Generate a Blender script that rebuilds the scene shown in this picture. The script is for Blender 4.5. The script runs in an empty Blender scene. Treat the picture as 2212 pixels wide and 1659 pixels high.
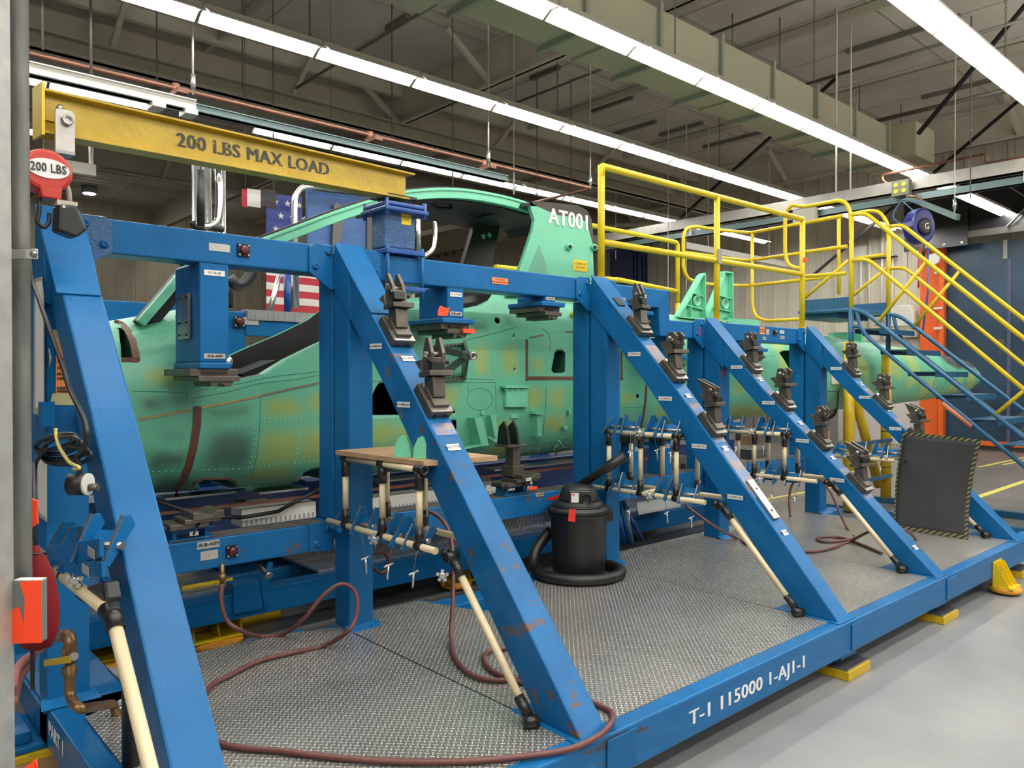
import bpy, bmesh, math, random
from mathutils import Vector, Matrix
random.seed(7)
S = bpy.context.scene
COL = S.collection
PI = math.pi
# ------------------------------------------------------------------ camera
F_PX, W_PX, H_PX = 1670.0, 2212.0, 1659.0
YAW, PIT, CZ = math.radians(48.1), math.radians(-0.58), 1.6
FWD = Vector((math.cos(PIT)*math.cos(YAW), math.cos(PIT)*math.sin(YAW), math.sin(PIT)))
RGT = Vector((math.sin(YAW), -math.cos(YAW), 0.0))
UPV = RGT.cross(FWD)
EYE = Vector((0, 0, CZ))
cam = bpy.data.cameras.new('camera'); camo = bpy.data.objects.new('camera', cam); COL.objects.link(camo)
cam.sensor_fit = 'HORIZONTAL'; cam.sensor_width = 36.0; cam.lens = F_PX/W_PX*36.0
cam.clip_start = 0.05; cam.clip_end = 200
M4 = Matrix((RGT, UPV, -FWD)).transposed().to_4x4(); M4.translation = EYE
camo.matrix_world = M4
S.camera = camo
# ------------------------------------------------------------------ world, exposure
wd = bpy.data.worlds.new('world'); S.world = wd; wd.use_nodes = True
wd.node_tree.nodes['Background'].inputs[0].default_value = (0.9, 0.95, 1.0, 1)
wd.node_tree.nodes['Background'].inputs[1].default_value = 0.05
S.view_settings.view_transform = 'Standard'; S.view_settings.look = 'None'
S.view_settings.gamma = 1.0; S.view_settings.use_curve_mapping = False
S.view_settings.exposure = 0.0
LAMP = 50.0
S.cycles.max_bounces = 6; S.cycles.diffuse_bounces = 4; S.cycles.glossy_bounces = 3
S.cycles.sample_clamp_indirect = 4.0; S.cycles.use_denoising = True
S.cycles.caustics_reflective = False; S.cycles.caustics_refractive = False
# ------------------------------------------------------------------ measuring helpers: a photo direction meets a real plane
def _ray(px, py): return FWD + RGT*((px-W_PX/2)/F_PX) - UPV*((py-H_PX/2)/F_PX)
def onX(px, py, X): d = _ray(px, py); return EYE + d*(X/d.x)
def onY(px, py, Y): d = _ray(px, py); return EYE + d*(Y/d.y)
def onZ(px, py, Z): d = _ray(px, py); return EYE + d*((Z-CZ)/d.z)
V = Vector
# ------------------------------------------------------------------ materials
MATS = {}
def mat(name, col, rough=0.5, metal=0.0, bump=0.0, bscale=60, var=0.0, vscale=4, spec=0.5, emit=None, estr=0, coat=0.0, chips=None, chipcol=(0.12,0.07,0.05), chipscale=9, stretch=(1,1,1)):
    m = bpy.data.materials.new(name); m.use_nodes = True; MATS[name] = m
    nt = m.node_tree; N = nt.nodes; L = nt.links; b = N['Principled BSDF']
    b.inputs['Base Color'].default_value = (*col, 1); b.inputs['Roughness'].default_value = rough
    b.inputs['Metallic'].default_value = metal; b.inputs['Specular IOR Level'].default_value = spec
    if coat: b.inputs['Coat Weight'].default_value = coat; b.inputs['Coat Roughness'].default_value = 0.12
    if emit:
        b.inputs['Emission Color'].default_value = (*emit, 1); b.inputs['Emission Strength'].default_value = estr
    tc = N.new('ShaderNodeTexCoord'); mp = N.new('ShaderNodeMapping'); mp.inputs['Scale'].default_value = stretch
    L.new(tc.outputs['Object'], mp.inputs[0]); co = mp.outputs[0]
    src = None
    if var:
        n = N.new('ShaderNodeTexNoise'); n.inputs['Scale'].default_value = vscale; n.inputs['Detail'].default_value = 5; L.new(co, n.inputs['Vector'])
        cr = N.new('ShaderNodeValToRGB'); e = cr.color_ramp.elements
        e[0].position = .3; e[1].position = .7
        e[0].color = (*[max(0, c*(1-var)) for c in col], 1); e[1].color = (*[min(1, c*(1+var)+var*.02) for c in col], 1)
        L.new(n.outputs['Fac'], cr.inputs[0]); src = cr.outputs[0]
        L.new(src, b.inputs['Base Color'])
    if chips:
        n = N.new('ShaderNodeTexNoise'); n.inputs['Scale'].default_value = chipscale; n.inputs['Detail'].default_value = 8; n.inputs['Roughness'].default_value = .7; L.new(co, n.inputs['Vector'])
        cr = N.new('ShaderNodeValToRGB'); e = cr.color_ramp.elements; e[0].position = chips; e[1].position = chips+.02
        e[0].color = (0,0,0,1); e[1].color = (1,1,1,1); L.new(n.outputs['Fac'], cr.inputs[0])
        mx = N.new('ShaderNodeMix'); mx.data_type = 'RGBA'
        L.new(cr.outputs[0], mx.inputs['Factor'])
        if src: L.new(src, mx.inputs['A'])
        else: mx.inputs['A'].default_value = (*col, 1)
        mx.inputs['B'].default_value = (*chipcol, 1); L.new(mx.outputs['Result'], b.inputs['Base Color'])
    if bump:
        n2 = N.new('ShaderNodeTexNoise'); n2.inputs['Scale'].default_value = bscale; n2.inputs['Detail'].default_value = 3; L.new(co, n2.inputs['Vector'])
        bp = N.new('ShaderNodeBump'); bp.inputs['Strength'].default_value = bump; bp.inputs['Distance'].default_value = .01
        L.new(n2.outputs['Fac'], bp.inputs['Height']); L.new(bp.outputs[0], b.inputs['Normal'])
    return m
BL = (0.006, 0.115, 0.31)
blue = mat('blue_paint', BL, .30, bump=.12, bscale=90, var=.12, vscale=3, spec=.22, chips=.72, chipcol=(.10,.07,.06), chipscale=14)
bluew = mat('blue_paint_worn', BL, .34, bump=.16, bscale=120, var=.16, vscale=5, spec=.22, chips=.60, chipcol=(.13,.085,.07), chipscale=7)
bluebase = mat('blue_paint_scuffed', BL, .34, bump=.12, bscale=90, var=.14, vscale=4, spec=.25, chips=.63, chipcol=(.07,.05,.05), chipscale=1.0, stretch=(1.6,1,13))
bluerust = mat('worn_bare_steel_and_blue', (.24,.19,.19), .42, .3, bump=.3, bscale=60, var=.3, vscale=12, chips=.52, chipcol=(.10,.20,.42), chipscale=14)
blue2 = mat('deep_blue_paint', (.012,.07,.30), .3, bump=.06, var=.1, coat=.2)
bluestair = mat('stair_blue_paint', (.015,.10,.22), .35, var=.1)
bluetex = mat('wrinkled_blue_paint', (.02,.10,.26), .16, bump=1.0, bscale=110, coat=.6)
yellow = mat('yellow_paint', (.70,.50,.008), .35, var=.06, bump=.05)
yelold = mat('old_yellow_paint', (.60,.40,.01), .42, var=.14, vscale=8, chips=.68, chipcol=(.08,.06,.03), chipscale=12)
yelbeam = mat('beam_yellow_paint', (.46,.31,.008), .38, bump=.35, bscale=30, var=.12, vscale=8)
orange = mat('orange_paint', (.80,.13,.015), .45, var=.08)
orangeplate = mat('orange_turntable', (.70,.30,.02), .5, var=.1)
steel = mat('dark_tool_steel', (.12,.105,.088), .38, .65, bump=.1, bscale=80, var=.25, vscale=10)
steelb = mat('ground_steel', (.36,.34,.32), .3, .9, var=.15, vscale=20)
black = mat('black_plastic', (.012,.012,.013), .42, bump=.05)
blackm = mat('black_paint', (.006,.006,.007), .5)
rubber = mat('black_rubber', (.028,.028,.030), .6, bump=.25, bscale=200, var=.25, vscale=3)
galv = mat('galvanised_steel', (.36,.36,.33), .42, .35, bump=.15, bscale=50, var=.35, vscale=18, stretch=(1,1,.25))
alu = mat('bright_aluminium', (.75,.75,.74), .25, .9)
chrome = mat('chrome', (.8,.8,.8), .12, 1.0)
cream = mat('cream_plastic_pipe', (.72,.60,.38), .38, var=.05)
joint = mat('black_joint', (.012,.012,.012), .3)
hose = mat('maroon_rubber', (.13,.045,.04), .5, bump=.1)
hosep = mat('pale_red_rubber', (.33,.12,.11), .5)
copper = mat('copper_pipe', (.21,.09,.055), .45, .3, var=.15)
brass = mat('old_brass', (.26,.15,.07), .38, .7, var=.3, vscale=14)
white = mat('white_label', (.80,.79,.75), .45)
platem = mat('metal_name_plate', (.50,.48,.44), .4, .3, var=.1, vscale=30)
ink = mat('black_ink', (.02,.02,.02), .5)
wink = mat('white_ink', (.82,.82,.80), .5)
wtape = mat('worn_white_stencil', (.80,.80,.80), .5, chips=.62, chipcol=(.03,.12,.30), chipscale=30)
yink = mat('yellow_sign', (.85,.60,.01), .45)
orsign = mat('orange_sign', (.78,.24,.06), .5)
ortape = mat('fluorescent_orange_tape', (1.0,.075,.018), .45, emit=(1.0,.05,.01), estr=.0)
redp = mat('red_paint', (.48,.03,.02), .35)
redcloth = mat('red_nylon', (.17,.006,.009), .6, spec=.2, bump=.3, bscale=20, var=.2, vscale=3)
maroon = mat('maroon_bakelite', (.10,.012,.012), .25, coat=.5)
wood = mat('plywood', (.42,.27,.14), .6, bump=.1, var=.22, vscale=9, stretch=(.25,1,1))
rope = mat('yellow_webbing', (.62,.50,.16), .7)
beige = mat('beige_paint', (.44,.40,.32), .6, var=.06, vscale=2)
duct = mat('duct_sheet', (.42,.40,.29), .55, var=.08, vscale=1.2)
wht = mat('white_enamel', (.72,.70,.63), .4)
greyd = mat('grey_steel', (.30,.31,.30), .45, .4, var=.1)
grn = mat('grey_green_rail', (.14,.20,.20), .4, .5)
dark = mat('dark_void', (.01,.01,.012), .7)
rod = mat('hanger_steel', (.20,.185,.16), .5, .5)
redlab = mat('red_label', (.75,.03,.03), .45)
glassw = mat('lamp_glass', (.9,.9,.9), .4, emit=(1,.97,.92), estr=110)
tube_m = mat('lit_tube', (.9,.9,.9), .4, emit=(1.0,.985,.94), estr=LAMP)
lockgr = mat('locker_grey', (.16,.16,.165), .45, var=.05)
flagred = mat('flag_red', (.36,.015,.03), .7, bump=.2, bscale=6)
flagwht = mat('flag_white', (.60,.57,.52), .7, bump=.2, bscale=6)
flagblu = mat('flag_blue', (.035,.05,.22), .7, bump=.2, bscale=6)
flagblk = mat('flag_black', (.02,.02,.022), .7)
boxbrown = mat('cardboard', (.33,.2,.11), .7)
casegr = mat('olive_grey_case', (.10,.11,.10), .5)
# green primer with its painted patches read from a colour attribute
green = mat('green_primer', (.165,.56,.36), .42, var=.05, vscale=2, bump=.03, bscale=30)
greenb = mat('light_green_primer', (.20,.66,.42), .45)
def fus_mat():
    m = bpy.data.materials.new('green_primer_skin'); m.use_nodes = True; N = m.node_tree.nodes; L = m.node_tree.links
    b = N['Principled BSDF']; b.inputs['Roughness'].default_value = .38
    a = N.new('ShaderNodeAttribute'); a.attribute_name = 'paint'
    n = N.new('ShaderNodeTexNoise'); n.inputs['Scale'].default_value = 3; n.inputs['Detail'].default_value = 4
    tc = N.new('ShaderNodeTexCoord'); L.new(tc.outputs['Object'], n.inputs['Vector'])
    mx = N.new('ShaderNodeMix'); mx.data_type = 'RGBA'; mx.blend_type = 'MULTIPLY'; mx.inputs['Factor'].default_value = .25
    L.new(a.outputs['Color'], mx.inputs['A']); L.new(n.outputs['Fac'], mx.inputs['B'])
    L.new(mx.outputs['Result'], b.inputs['Base Color'])
    return m
fusm = fus_mat()
def tread_mat(name, col, colh, rough, metal, p=.0215, rot=45, blend=0):
    m = bpy.data.materials.new(name); m.use_nodes = True; N = m.node_tree.nodes; L = m.node_tree.links
    b = N['Principled BSDF']
    tc = N.new('ShaderNodeTexCoord'); mp = N.new('ShaderNodeMapping'); mp.inputs['Rotation'].default_value = (0, 0, math.radians(rot)); mp.inputs['Scale'].default_value = (1/p,)*3
    L.new(tc.outputs['Object'], mp.inputs[0])
    sp = N.new('ShaderNodeSeparateXYZ'); L.new(mp.outputs[0], sp.inputs[0])
    def mth(op, a, c=None, d=None):
        n = N.new('ShaderNodeMath'); n.operation = op
        for i, x in enumerate((a, c, d)):
            if x is None: continue
            if isinstance(x, (int, float)): n.inputs[i].default_value = x
            else: L.new(x, n.inputs[i])
        return n.outputs[0]
    fx = mth('FLOOR', sp.outputs[0]); fy = mth('FLOOR', sp.outputs[1])
    par = mth('FLOORED_MODULO', mth('ADD', fx, fy), 2)
    lx = mth('SUBTRACT', mth('SUBTRACT', sp.outputs[0], fx), .5); ly = mth('SUBTRACT', mth('SUBTRACT', sp.outputs[1], fy), .5)
    def loz(a, c):
        return mth('SUBTRACT', 1.0, mth('ADD', mth('POWER', mth('DIVIDE', mth('ABSOLUTE', a), .5), 2.0), mth('POWER', mth('DIVIDE', mth('ABSOLUTE', c), .15), 2.0)))
    e1 = loz(lx, ly); e2 = loz(ly, lx)
    ht = mth('MAXIMUM', mth('ADD', mth('MULTIPLY', e1, mth('SUBTRACT', 1.0, par)), mth('MULTIPLY', e2, par)), 0)
    mask = mth('MINIMUM', mth('MULTIPLY', ht, 4.0), 1.0)
    bp = N.new('ShaderNodeBump'); bp.inputs['Strength'].default_value = .8; bp.inputs['Distance'].default_value = .0022
    L.new(mask, bp.inputs['Height']); L.new(bp.outputs[0], b.inputs['Normal'])
    n = N.new('ShaderNodeTexNoise'); n.inputs['Scale'].default_value = 2.2; n.inputs['Detail'].default_value = 6; L.new(tc.outputs['Object'], n.inputs['Vector'])
    mx0 = N.new('ShaderNodeMix'); mx0.data_type = 'RGBA'; L.new(n.outputs['Fac'], mx0.inputs['Factor'])
    mx0.inputs['A'].default_value = (*[c*.6 for c in col], 1); mx0.inputs['B'].default_value = (*[min(1, c*1.4) for c in col], 1)
    mx = N.new('ShaderNodeMix'); mx.data_type = 'RGBA'; L.new(mask, mx.inputs['Factor'])
    L.new(mx0.outputs['Result'], mx.inputs['A']); mx.inputs['B'].default_value = (*colh, 1)
    L.new(mx.outputs['Result'], b.inputs['Base Color'])
    b.inputs['Metallic'].default_value = metal
    r = mth('SUBTRACT', rough, mth('MULTIPLY', mask, rough*.45)); L.new(r, b.inputs['Roughness'])
    return m
tread = tread_mat('steel_tread_plate', (.23,.225,.21), (.98,.96,.92), .36, .55)
treadalu = tread_mat('bright_tread_plate', (.50,.50,.49), (.95,.95,.93), .3, .8, p=.03)
treadblue = tread_mat('blue_tread_plate', (.015,.08,.17), (.03,.16,.28), .4, .1, p=.03)
# ------------------------------------------------------------------ mesh building
class MB:
    def __init__(s): s.v = []; s.f = []; s.sm = []
    def add(s, vs, fs, smooth=False):
        o = len(s.v); s.v += [tuple(v) for v in vs]
        for f in fs: s.f.append([i+o for i in f]); s.sm.append(smooth)
        return s
    def box(s, a, b):
        x0, x1 = sorted((a[0], b[0])); y0, y1 = sorted((a[1], b[1])); z0, z1 = sorted((a[2], b[2]))
        return s.add([(x0,y0,z0),(x1,y0,z0),(x1,y1,z0),(x0,y1,z0),(x0,y0,z1),(x1,y0,z1),(x1,y1,z1),(x0,y1,z1)],
                     [(0,3,2,1),(4,5,6,7),(0,1,5,4),(1,2,6,5),(2,3,7,6),(3,0,4,7)])
    def obox(s, c, ex, ey, ez):   # centre and half-extent vectors
        c, ex, ey, ez = V(c), V(ex), V(ey), V(ez); vs = []
        for k in (-1, 1):
            for (i, j) in ((-1,-1),(1,-1),(1,1),(-1,1)): vs.append(c+ex*i+ey*j+ez*k)
        return s.add(vs, [(0,3,2,1),(4,5,6,7),(0,1,5,4),(1,2,6,5),(2,3,7,6),(3,0,4,7)])
    def bar(s, a, b, w, h=None, up=(0,0,1)):
        a, b = V(a), V(b); h = h or w; d = (b-a); u = V(up)
        side = d.cross(u)
        if side.length < 1e-6: side = d.cross(V((1,0,0)))
        side.normalize(); uu = side.cross(d).normalized()
        return s.obox((a+b)/2, d/2, side*w/2, uu*h/2)
    def prism(s, poly, off):       # planar polygon (3D points) swept by a vector
        poly = [V(p) for p in poly]; off = V(off); n = len(poly)
        nrm = V((0,0,0))
        for i in range(n): nrm += poly[i].cross(poly[(i+1) % n])
        if nrm.dot(off) > 0: poly = poly[::-1]
        vs = poly+[p+off for p in poly]
        return s.add(vs, [tuple(range(n)), tuple(range(2*n-1, n-1, -1))]+[(i, i+n, (i+1) % n+n, (i+1) % n) for i in range(n)])
    def tube(s, pts, r, seg=10, closed=False, caps=True):
        pts = [V(p) for p in pts]; n = len(pts); rr = r if isinstance(r, (list, tuple)) else [r]*n
        T = []
        for i in range(n):
            if closed: t = pts[(i+1) % n]-pts[i-1]
            else: t = pts[min(i+1, n-1)]-pts[max(i-1, 0)]
            T.append(t.normalized() if t.length > 1e-9 else V((0,0,1)))
        ref = V((0,0,1)) if abs(T[0].z) < .9 else V((1,0,0))
        u = T[0].cross(ref).normalized(); vs = []
        for i in range(n):
            u = (u-T[i]*u.dot(T[i]))
            u = u.normalized() if u.length > 1e-6 else T[i].orthogonal().normalized()
            w = T[i].cross(u)
            # widen at bends so the tube keeps its thickness
            for k in range(seg):
                a = 2*PI*k/seg; vs.append(pts[i]+(u*math.cos(a)+w*math.sin(a))*rr[i])
        fs = []
        m = n if closed else n-1
        for i in range(m):
            for k in range(seg):
                j = (i+1) % n
                fs.append((i*seg+k, i*seg+(k+1) % seg, j*seg+(k+1) % seg, j*seg+k))
        s.add(vs, fs, True)
        if caps and not closed:
            o = len(s.v)-len(vs); s.f.append([o+k for k in range(seg)][::-1]); s.sm.append(False)
            s.f.append([o+(n-1)*seg+k for k in range(seg)]); s.sm.append(False)
        return s
    def cyl(s, a, b, r, r2=None, seg=16): return s.tube([a, b], [r, r if r2 is None else r2], seg)
    def lathe(s, prof, c=(0,0,0), seg=32, axis=None):   # profile of (radius, z)
        c = V(c); ax = V(axis).normalized() if axis else V((0,0,1)); u = ax.orthogonal().normalized() if axis else V((1,0,0)); w = ax.cross(u)
        vs = []
        for r, z in prof:
            for k in range(seg):
                a = 2*PI*k/seg; vs.append(c+ax*z+(u*math.cos(a)+w*math.sin(a))*max(r, 1e-4))
        fs = [(i*seg+k, i*seg+(k+1) % seg, (i+1)*seg+(k+1) % seg, (i+1)*seg+k) for i in range(len(prof)-1) for k in range(seg)]
        s.add(vs, fs, True); o = len(s.v)-len(vs)
        s.f.append([o+k for k in range(seg)][::-1]); s.sm.append(False)
        s.f.append([o+(len(prof)-1)*seg+k for k in range(seg)]); s.sm.append(False)
        return s
    def build(s, name, m, parent=None, bevel=0, label=None, kind=None, autosm=False):
        me = bpy.data.meshes.new(name); me.from_pydata(s.v, [], s.f); me.validate(); 
        if len(me.polygons) == len(s.sm): me.polygons.foreach_set('use_smooth', s.sm)
        me.materials.append(m); me.update()
        o = bpy.data.objects.new(name, me); COL.objects.link(o)
        if parent: o.parent = parent; o.matrix_parent_inverse = Matrix.Translation(parent_loc(parent)).inverted() if parent.type == 'EMPTY' else Matrix.Identity(4)
        if bevel:
            md = o.modifiers.new('edge', 'BEVEL'); md.width = bevel; md.segments = 2; md.limit_method = 'ANGLE'; md.angle_limit = math.radians(40)
        if label: o['label'] = label
        if kind: o['kind'] = kind
        return o
def parent_loc(p): return p.location
def fillet(pts, r, n=5, closed=False):
    pts = [V(p) for p in pts]; out = []; N = len(pts)
    for i, p in enumerate(pts):
        if not closed and i in (0, N-1): out.append(p); continue
        a = pts[i-1]; c = pts[(i+1) % N]; da = (a-p); dc = (c-p)
        rr = min(r, da.length*.45, dc.length*.45); A = p+da.normalized()*rr; C = p+dc.normalized()*rr
        for k in range(n+1):
            t = k/n; out.append(A*(1-t)**2+p*2*t*(1-t)+C*t*t)
    return out
def smooth_path(pts, n=8):   # Catmull-Rom
    P = [V(p) for p in pts]; P = [P[0]*2-P[1]]+P+[P[-1]*2-P[-2]]; out = []
    for i in range(1, len(P)-2):
        for k in range(n):
            t = k/n; a, b, c, d = P[i-1], P[i], P[i+1], P[i+2]
            out.append(.5*((2*b)+(c-a)*t+(2*a-5*b+4*c-d)*t*t+(-a+3*b-3*c+d)*t**3))
    out.append(P[-2]); return out
def tag(o, label, cat, group=None, kind=None):
    o['label'] = label; o['category'] = cat
    if group: o['group'] = group
    if kind: o['kind'] = kind
    return o
def thing(name, label, cat, loc=(0,0,0), group=None):
    o = bpy.data.objects.new(name, None); COL.objects.link(o); o.location = loc; o.empty_display_size = .1
    return tag(o, label, cat, group)
def struct(o): o['kind'] = 'structure'; return o
def text(body, size, m, org, right, up, parent, name='lettering', bold=.0, align='CENTER', shear=0, sx=1.0):
    cu = bpy.data.curves.new(name, 'FONT'); cu.body = body; cu.size = size; cu.extrude = .0006; cu.offset = bold; cu.align_x = align; cu.align_y = 'CENTER'; cu.resolution_u = 3; cu.space_character = 1.08
    t = bpy.data.objects.new(name+'_src', cu); COL.objects.link(t)
    dg = bpy.context.evaluated_depsgraph_get(); me = bpy.data.meshes.new_from_object(t.evaluated_get(dg))
    COL.objects.unlink(t); bpy.data.objects.remove(t)
    r = V(right).normalized(); n = r.cross(V(up)).normalized(); u = n.cross(r)
    mw = Matrix((r*sx, u, n)).transposed().to_4x4(); mw.translation = V(org)
    me.transform(mw); me.materials.clear(); me.materials.append(m)
    o = bpy.data.objects.new(name, me); COL.objects.link(o)
    if parent: o.parent = parent; o.matrix_parent_inverse = Matrix.Translation(parent_loc(parent)).inverted() if parent.type == 'EMPTY' else Matrix.Identity(4)
    return o
def plate_on(c, right, up, w, h, m, parent, name='label_plate', t=.002, body=None, bm=None, size=None, label=None, bold=0, lines=None):
    r = V(right).normalized(); n = r.cross(V(up)).normalized(); u = n.cross(r); c = V(c)
    o = MB().obox(c+n*t/2, r*w/2, u*h/2, n*t/2).build(name, m, parent)
    if label: o['label'] = label
    if body:
        ls = body.split('\n'); size = size or h*.7/len(ls)
        for i, l in enumerate(ls):
            text(l, size, bm or ink, c+n*(t+.0004)+u*((len(ls)-1)/2-i)*size*1.15, r, u, o, bold=bold)
    return o
def text2(body, size, m, org, right, up, parent, w, **k):     # stencil weight: the same lettering struck twice
    r = V(right).normalized(); n = r.cross(V(up)).normalized()
    a = text(body, size, m, V(org)-r*w, right, up, parent, **k)
    b_ = text(body, size, m, V(org)+r*w+n*.0003, right, up, parent, **k); c = text(body, size, m, V(org)+n*.0006, right, up, parent, **k)
    return a
def copy_tree(o, parent=None, delta=None):
    c = o.copy(); COL.objects.link(c)
    if parent: c.parent = parent
    for ch in list(o.children): copy_tree(ch, c)
    return c
XA, YA, ZA = V((1,0,0)), V((0,1,0)), V((0,0,1))
FR = (XA, ZA)          # a face that looks toward -Y
LF = (-YA, ZA)         # a face that looks toward -X
# ================================================================== THE BUILDING
ZD = 6.9
def floor_mat():
    m = bpy.data.materials.new('painted_concrete_floor'); m.use_nodes = True; N = m.node_tree.nodes; L = m.node_tree.links; b = N['Principled BSDF']
    tc = N.new('ShaderNodeTexCoord'); sp = N.new('ShaderNodeSeparateXYZ'); L.new(tc.outputs['Object'], sp.inputs[0])
    n = N.new('ShaderNodeTexNoise'); n.inputs['Scale'].default_value = 1.3; n.inputs['Detail'].default_value = 8; n.inputs['Roughness'].default_value = .65; L.new(tc.outputs['Object'], n.inputs['Vector'])
    c1 = N.new('ShaderNodeValToRGB'); e = c1.color_ramp.elements; e[0].position = .35; e[1].position = .65; e[0].color = (.205,.212,.217,1); e[1].color = (.26,.265,.265,1); L.new(n.outputs['Fac'], c1.inputs[0])
    c2 = N.new('ShaderNodeValToRGB'); e = c2.color_ramp.elements; e[0].position = .3; e[1].position = .7; e[0].color = (.13,.115,.10,1); e[1].color = (.25,.23,.205,1); L.new(n.outputs['Fac'], c2.inputs[0])
    # the old unpainted slab starts beyond the painted bay
    ad = N.new('ShaderNodeMath'); ad.operation = 'GREATER_THAN'; ad.inputs[1].default_value = 7.9; L.new(sp.outputs[0], ad.inputs[0])
    mx = N.new('ShaderNodeMix'); mx.data_type = 'RGBA'; L.new(ad.outputs[0], mx.inputs['Factor']); L.new(c1.outputs[0], mx.inputs['A']); L.new(c2.outputs[0], mx.inputs['B'])
    # scuffs
    n3 = N.new('ShaderNodeTexNoise'); n3.inputs['Scale'].default_value = 9; n3.inputs['Detail'].default_value = 10; n3.inputs['Roughness'].default_value = .8; n3.inputs['Distortion'].default_value = 1.5
    L.new(tc.outputs['Object'], n3.inputs['Vector']); c3 = N.new('ShaderNodeValToRGB'); e = c3.color_ramp.elements; e[0].position = .70; e[1].position = .74; e[0].color = (0,0,0,1); e[1].color = (.5,.5,.5,1); L.new(n3.outputs['Fac'], c3.inputs[0])
    m2 = N.new('ShaderNodeMix'); m2.data_type = 'RGBA'; L.new(c3.outputs[0], m2.inputs['Factor']); L.new(mx.outputs['Result'], m2.inputs['A']); m2.inputs['B'].default_value = (.10,.09,.085,1)
    L.new(m2.outputs['Result'], b.inputs['Base Color'])
    b.inputs['Roughness'].default_value = .3
    bp = N.new('ShaderNodeBump'); bp.inputs['Strength'].default_value = .12; bp.inputs['Distance'].default_value = .01; n4 = N.new('ShaderNodeTexNoise'); n4.inputs['Scale'].default_value = 5; L.new(tc.outputs['Object'], n4.inputs['Vector']); L.new(n4.outputs['Fac'], bp.inputs['Height']); L.new(bp.outputs[0], b.inputs['Normal'])
    return m
struct(MB().box((-8,-8,-.2), (19.3,26.3,0)).build('floor', floor_mat()))
yline = mat('floor_line_yellow', (.68,.62,.14), .5, var=.1)
for i, (a, c, wd_) in enumerate([((9.0,5.25),(12.6,5.13),.07), ((10.9,3.47),(15.2,3.57),.09), ((15.2,4.62),(18.4,4.55),.07), ((15.9,4.45),(18.4,4.38),.07), ((3.6,6.9),(8.9,6.9),.07)]):
    struct(MB().bar((a[0],a[1],.003), (c[0],c[1],.003), wd_, .004).build('trim_%d' % (20+i), yline))
deckm = mat('ceiling_insulation', (.52,.48,.42), .7, bump=.6, bscale=1.6, var=.10, vscale=1.2)
mb = MB().box((-8,-8,ZD), (19.3,26.3,ZD+.2)); struct(mb.build('ceiling', deckm))
mb = MB()
seam = mat('ceiling_seam', (.36,.33,.28), .7)
for k in range(15): y = -7+k*2.3; mb.box((-8,y,ZD-.012), (19,y+.03,ZD)); mb.box((-8,y+.32,ZD-.012), (19,y+.34,ZD)); 
for k in range(18): x = -7+k*1.5; mb.box((x,-8,ZD-.008), (x+.015,26,ZD))
struct(mb.build('trim_1', seam))
# roof purlins and pipes that run across (toward the back)
mb = MB()
for k, x in enumerate((-4.5,-1.2,1.4,4.6,11.1,14.2)): mb.box((x,-8,ZD-.14), (x+.06,26,ZD-.02))
struct(mb.build('trim_2', beige))
girder = mat('girder_paint', (.50,.46,.37), .6, var=.08, vscale=1.5)
k = 3
for x in (-1.3, 8.0, 17.3):
    m_ = MB().box((x-.1,-8,6.2), (x+.1,26,6.24)).box((x-.02,-8,6.2), (x+.02,26,ZD)).box((x-.1,-8,ZD-.05), (x+.1,26,ZD))
    for y in (1.5,4.6,9.4,12.0,15.5,19.5): m_.bar((x,y,6.24), (x-.9,y,ZD-.05), .07, .07)
    struct(m_.build('trim_%d' % k, girder)); k += 1
for y, z0 in ((12.5,6.15),(18.9,6.15)):
    m_ = MB().box((-8,y-.09,z0), (19,y+.09,z0+.04)).box((-8,y-.02,z0), (19,y+.02,ZD)).box((-8,y-.6,ZD-.2), (19,y-.5,ZD))
    for x in (-3,0.5,3.2,6,10.5,13.5): m_.bar((x,y,z0+.04), (x,y-1.1,ZD), .07, .07)
    struct(m_.build('trim_%d' % k, girder)); k += 1
# crane runways along the back bay
m_ = MB().box((-8,10.75,5.55), (19,10.85,5.75)).box((-8,10.65,5.55), (19,10.95,5.57)).box((-8,10.65,5.73), (19,10.95,5.75))
struct(m_.build('trim_%d' % k, girder)); k += 1
# walls: vertical ribbed siding
def siding(axis, at, lo, hi, z0, z1, m, name, inward, ribs=.3):
    mb = MB()
    if axis == 'x': mb.box((at,lo,z0), (at+.25*(-inward),hi,z1))
    else: mb.box((lo,at,z0), (hi,at+.25*(-inward),z1))
    n = int((hi-lo)/ribs)
    for i in range(n):
        c = lo+(i+.5)*ribs
        for d, w, t in ((0,.05,.035),(.11,.012,.012),(-.11,.012,.012)):
            if axis == 'x': mb.box((at+inward*t,c+d-w/2,z0), (at,c+d+w/2,z1))
            else: mb.box((c+d-w/2,at+inward*t,z0), (c+d+w/2,at,z1))
    return struct(mb.build(name, m))
sidem = mat('beige_siding', (.68,.63,.51), .55, var=.05, vscale=.6)
siding('x', 19.0, -8, 26, 2.62, ZD, sidem, 'wall_far', -1, .42)
siding('y', 26.0, -8, 19, 2.4, ZD, mat('old_beige_siding', (.42,.385,.29), .55, var=.06), 'wall_back', -1, .42)
lowm = mat('white_wall_panels', (.70,.66,.60), .55, var=.04)
m_ = MB().box((18.96,-8,0), (19.25,26,2.45)).box((18.93,-8,2.45), (19.25,26,2.62))
struct(m_.build('baseboard_far', lowm))
m_ = MB().box((-8,25.95,0), (19,26.25,2.3)).box((-8,25.8,2.3), (19,26.25,2.4)); struct(m_.build('baseboard_back', lowm))
plainw = mat('plain_wall', (.45,.42,.36), .6)
struct(MB().box((-8.25,-8,0), (-8,26,ZD)).build('wall_left', plainw))
struct(MB().box((-8,-8.25,0), (19,-8,ZD)).build('wall_front', plainw))
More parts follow.
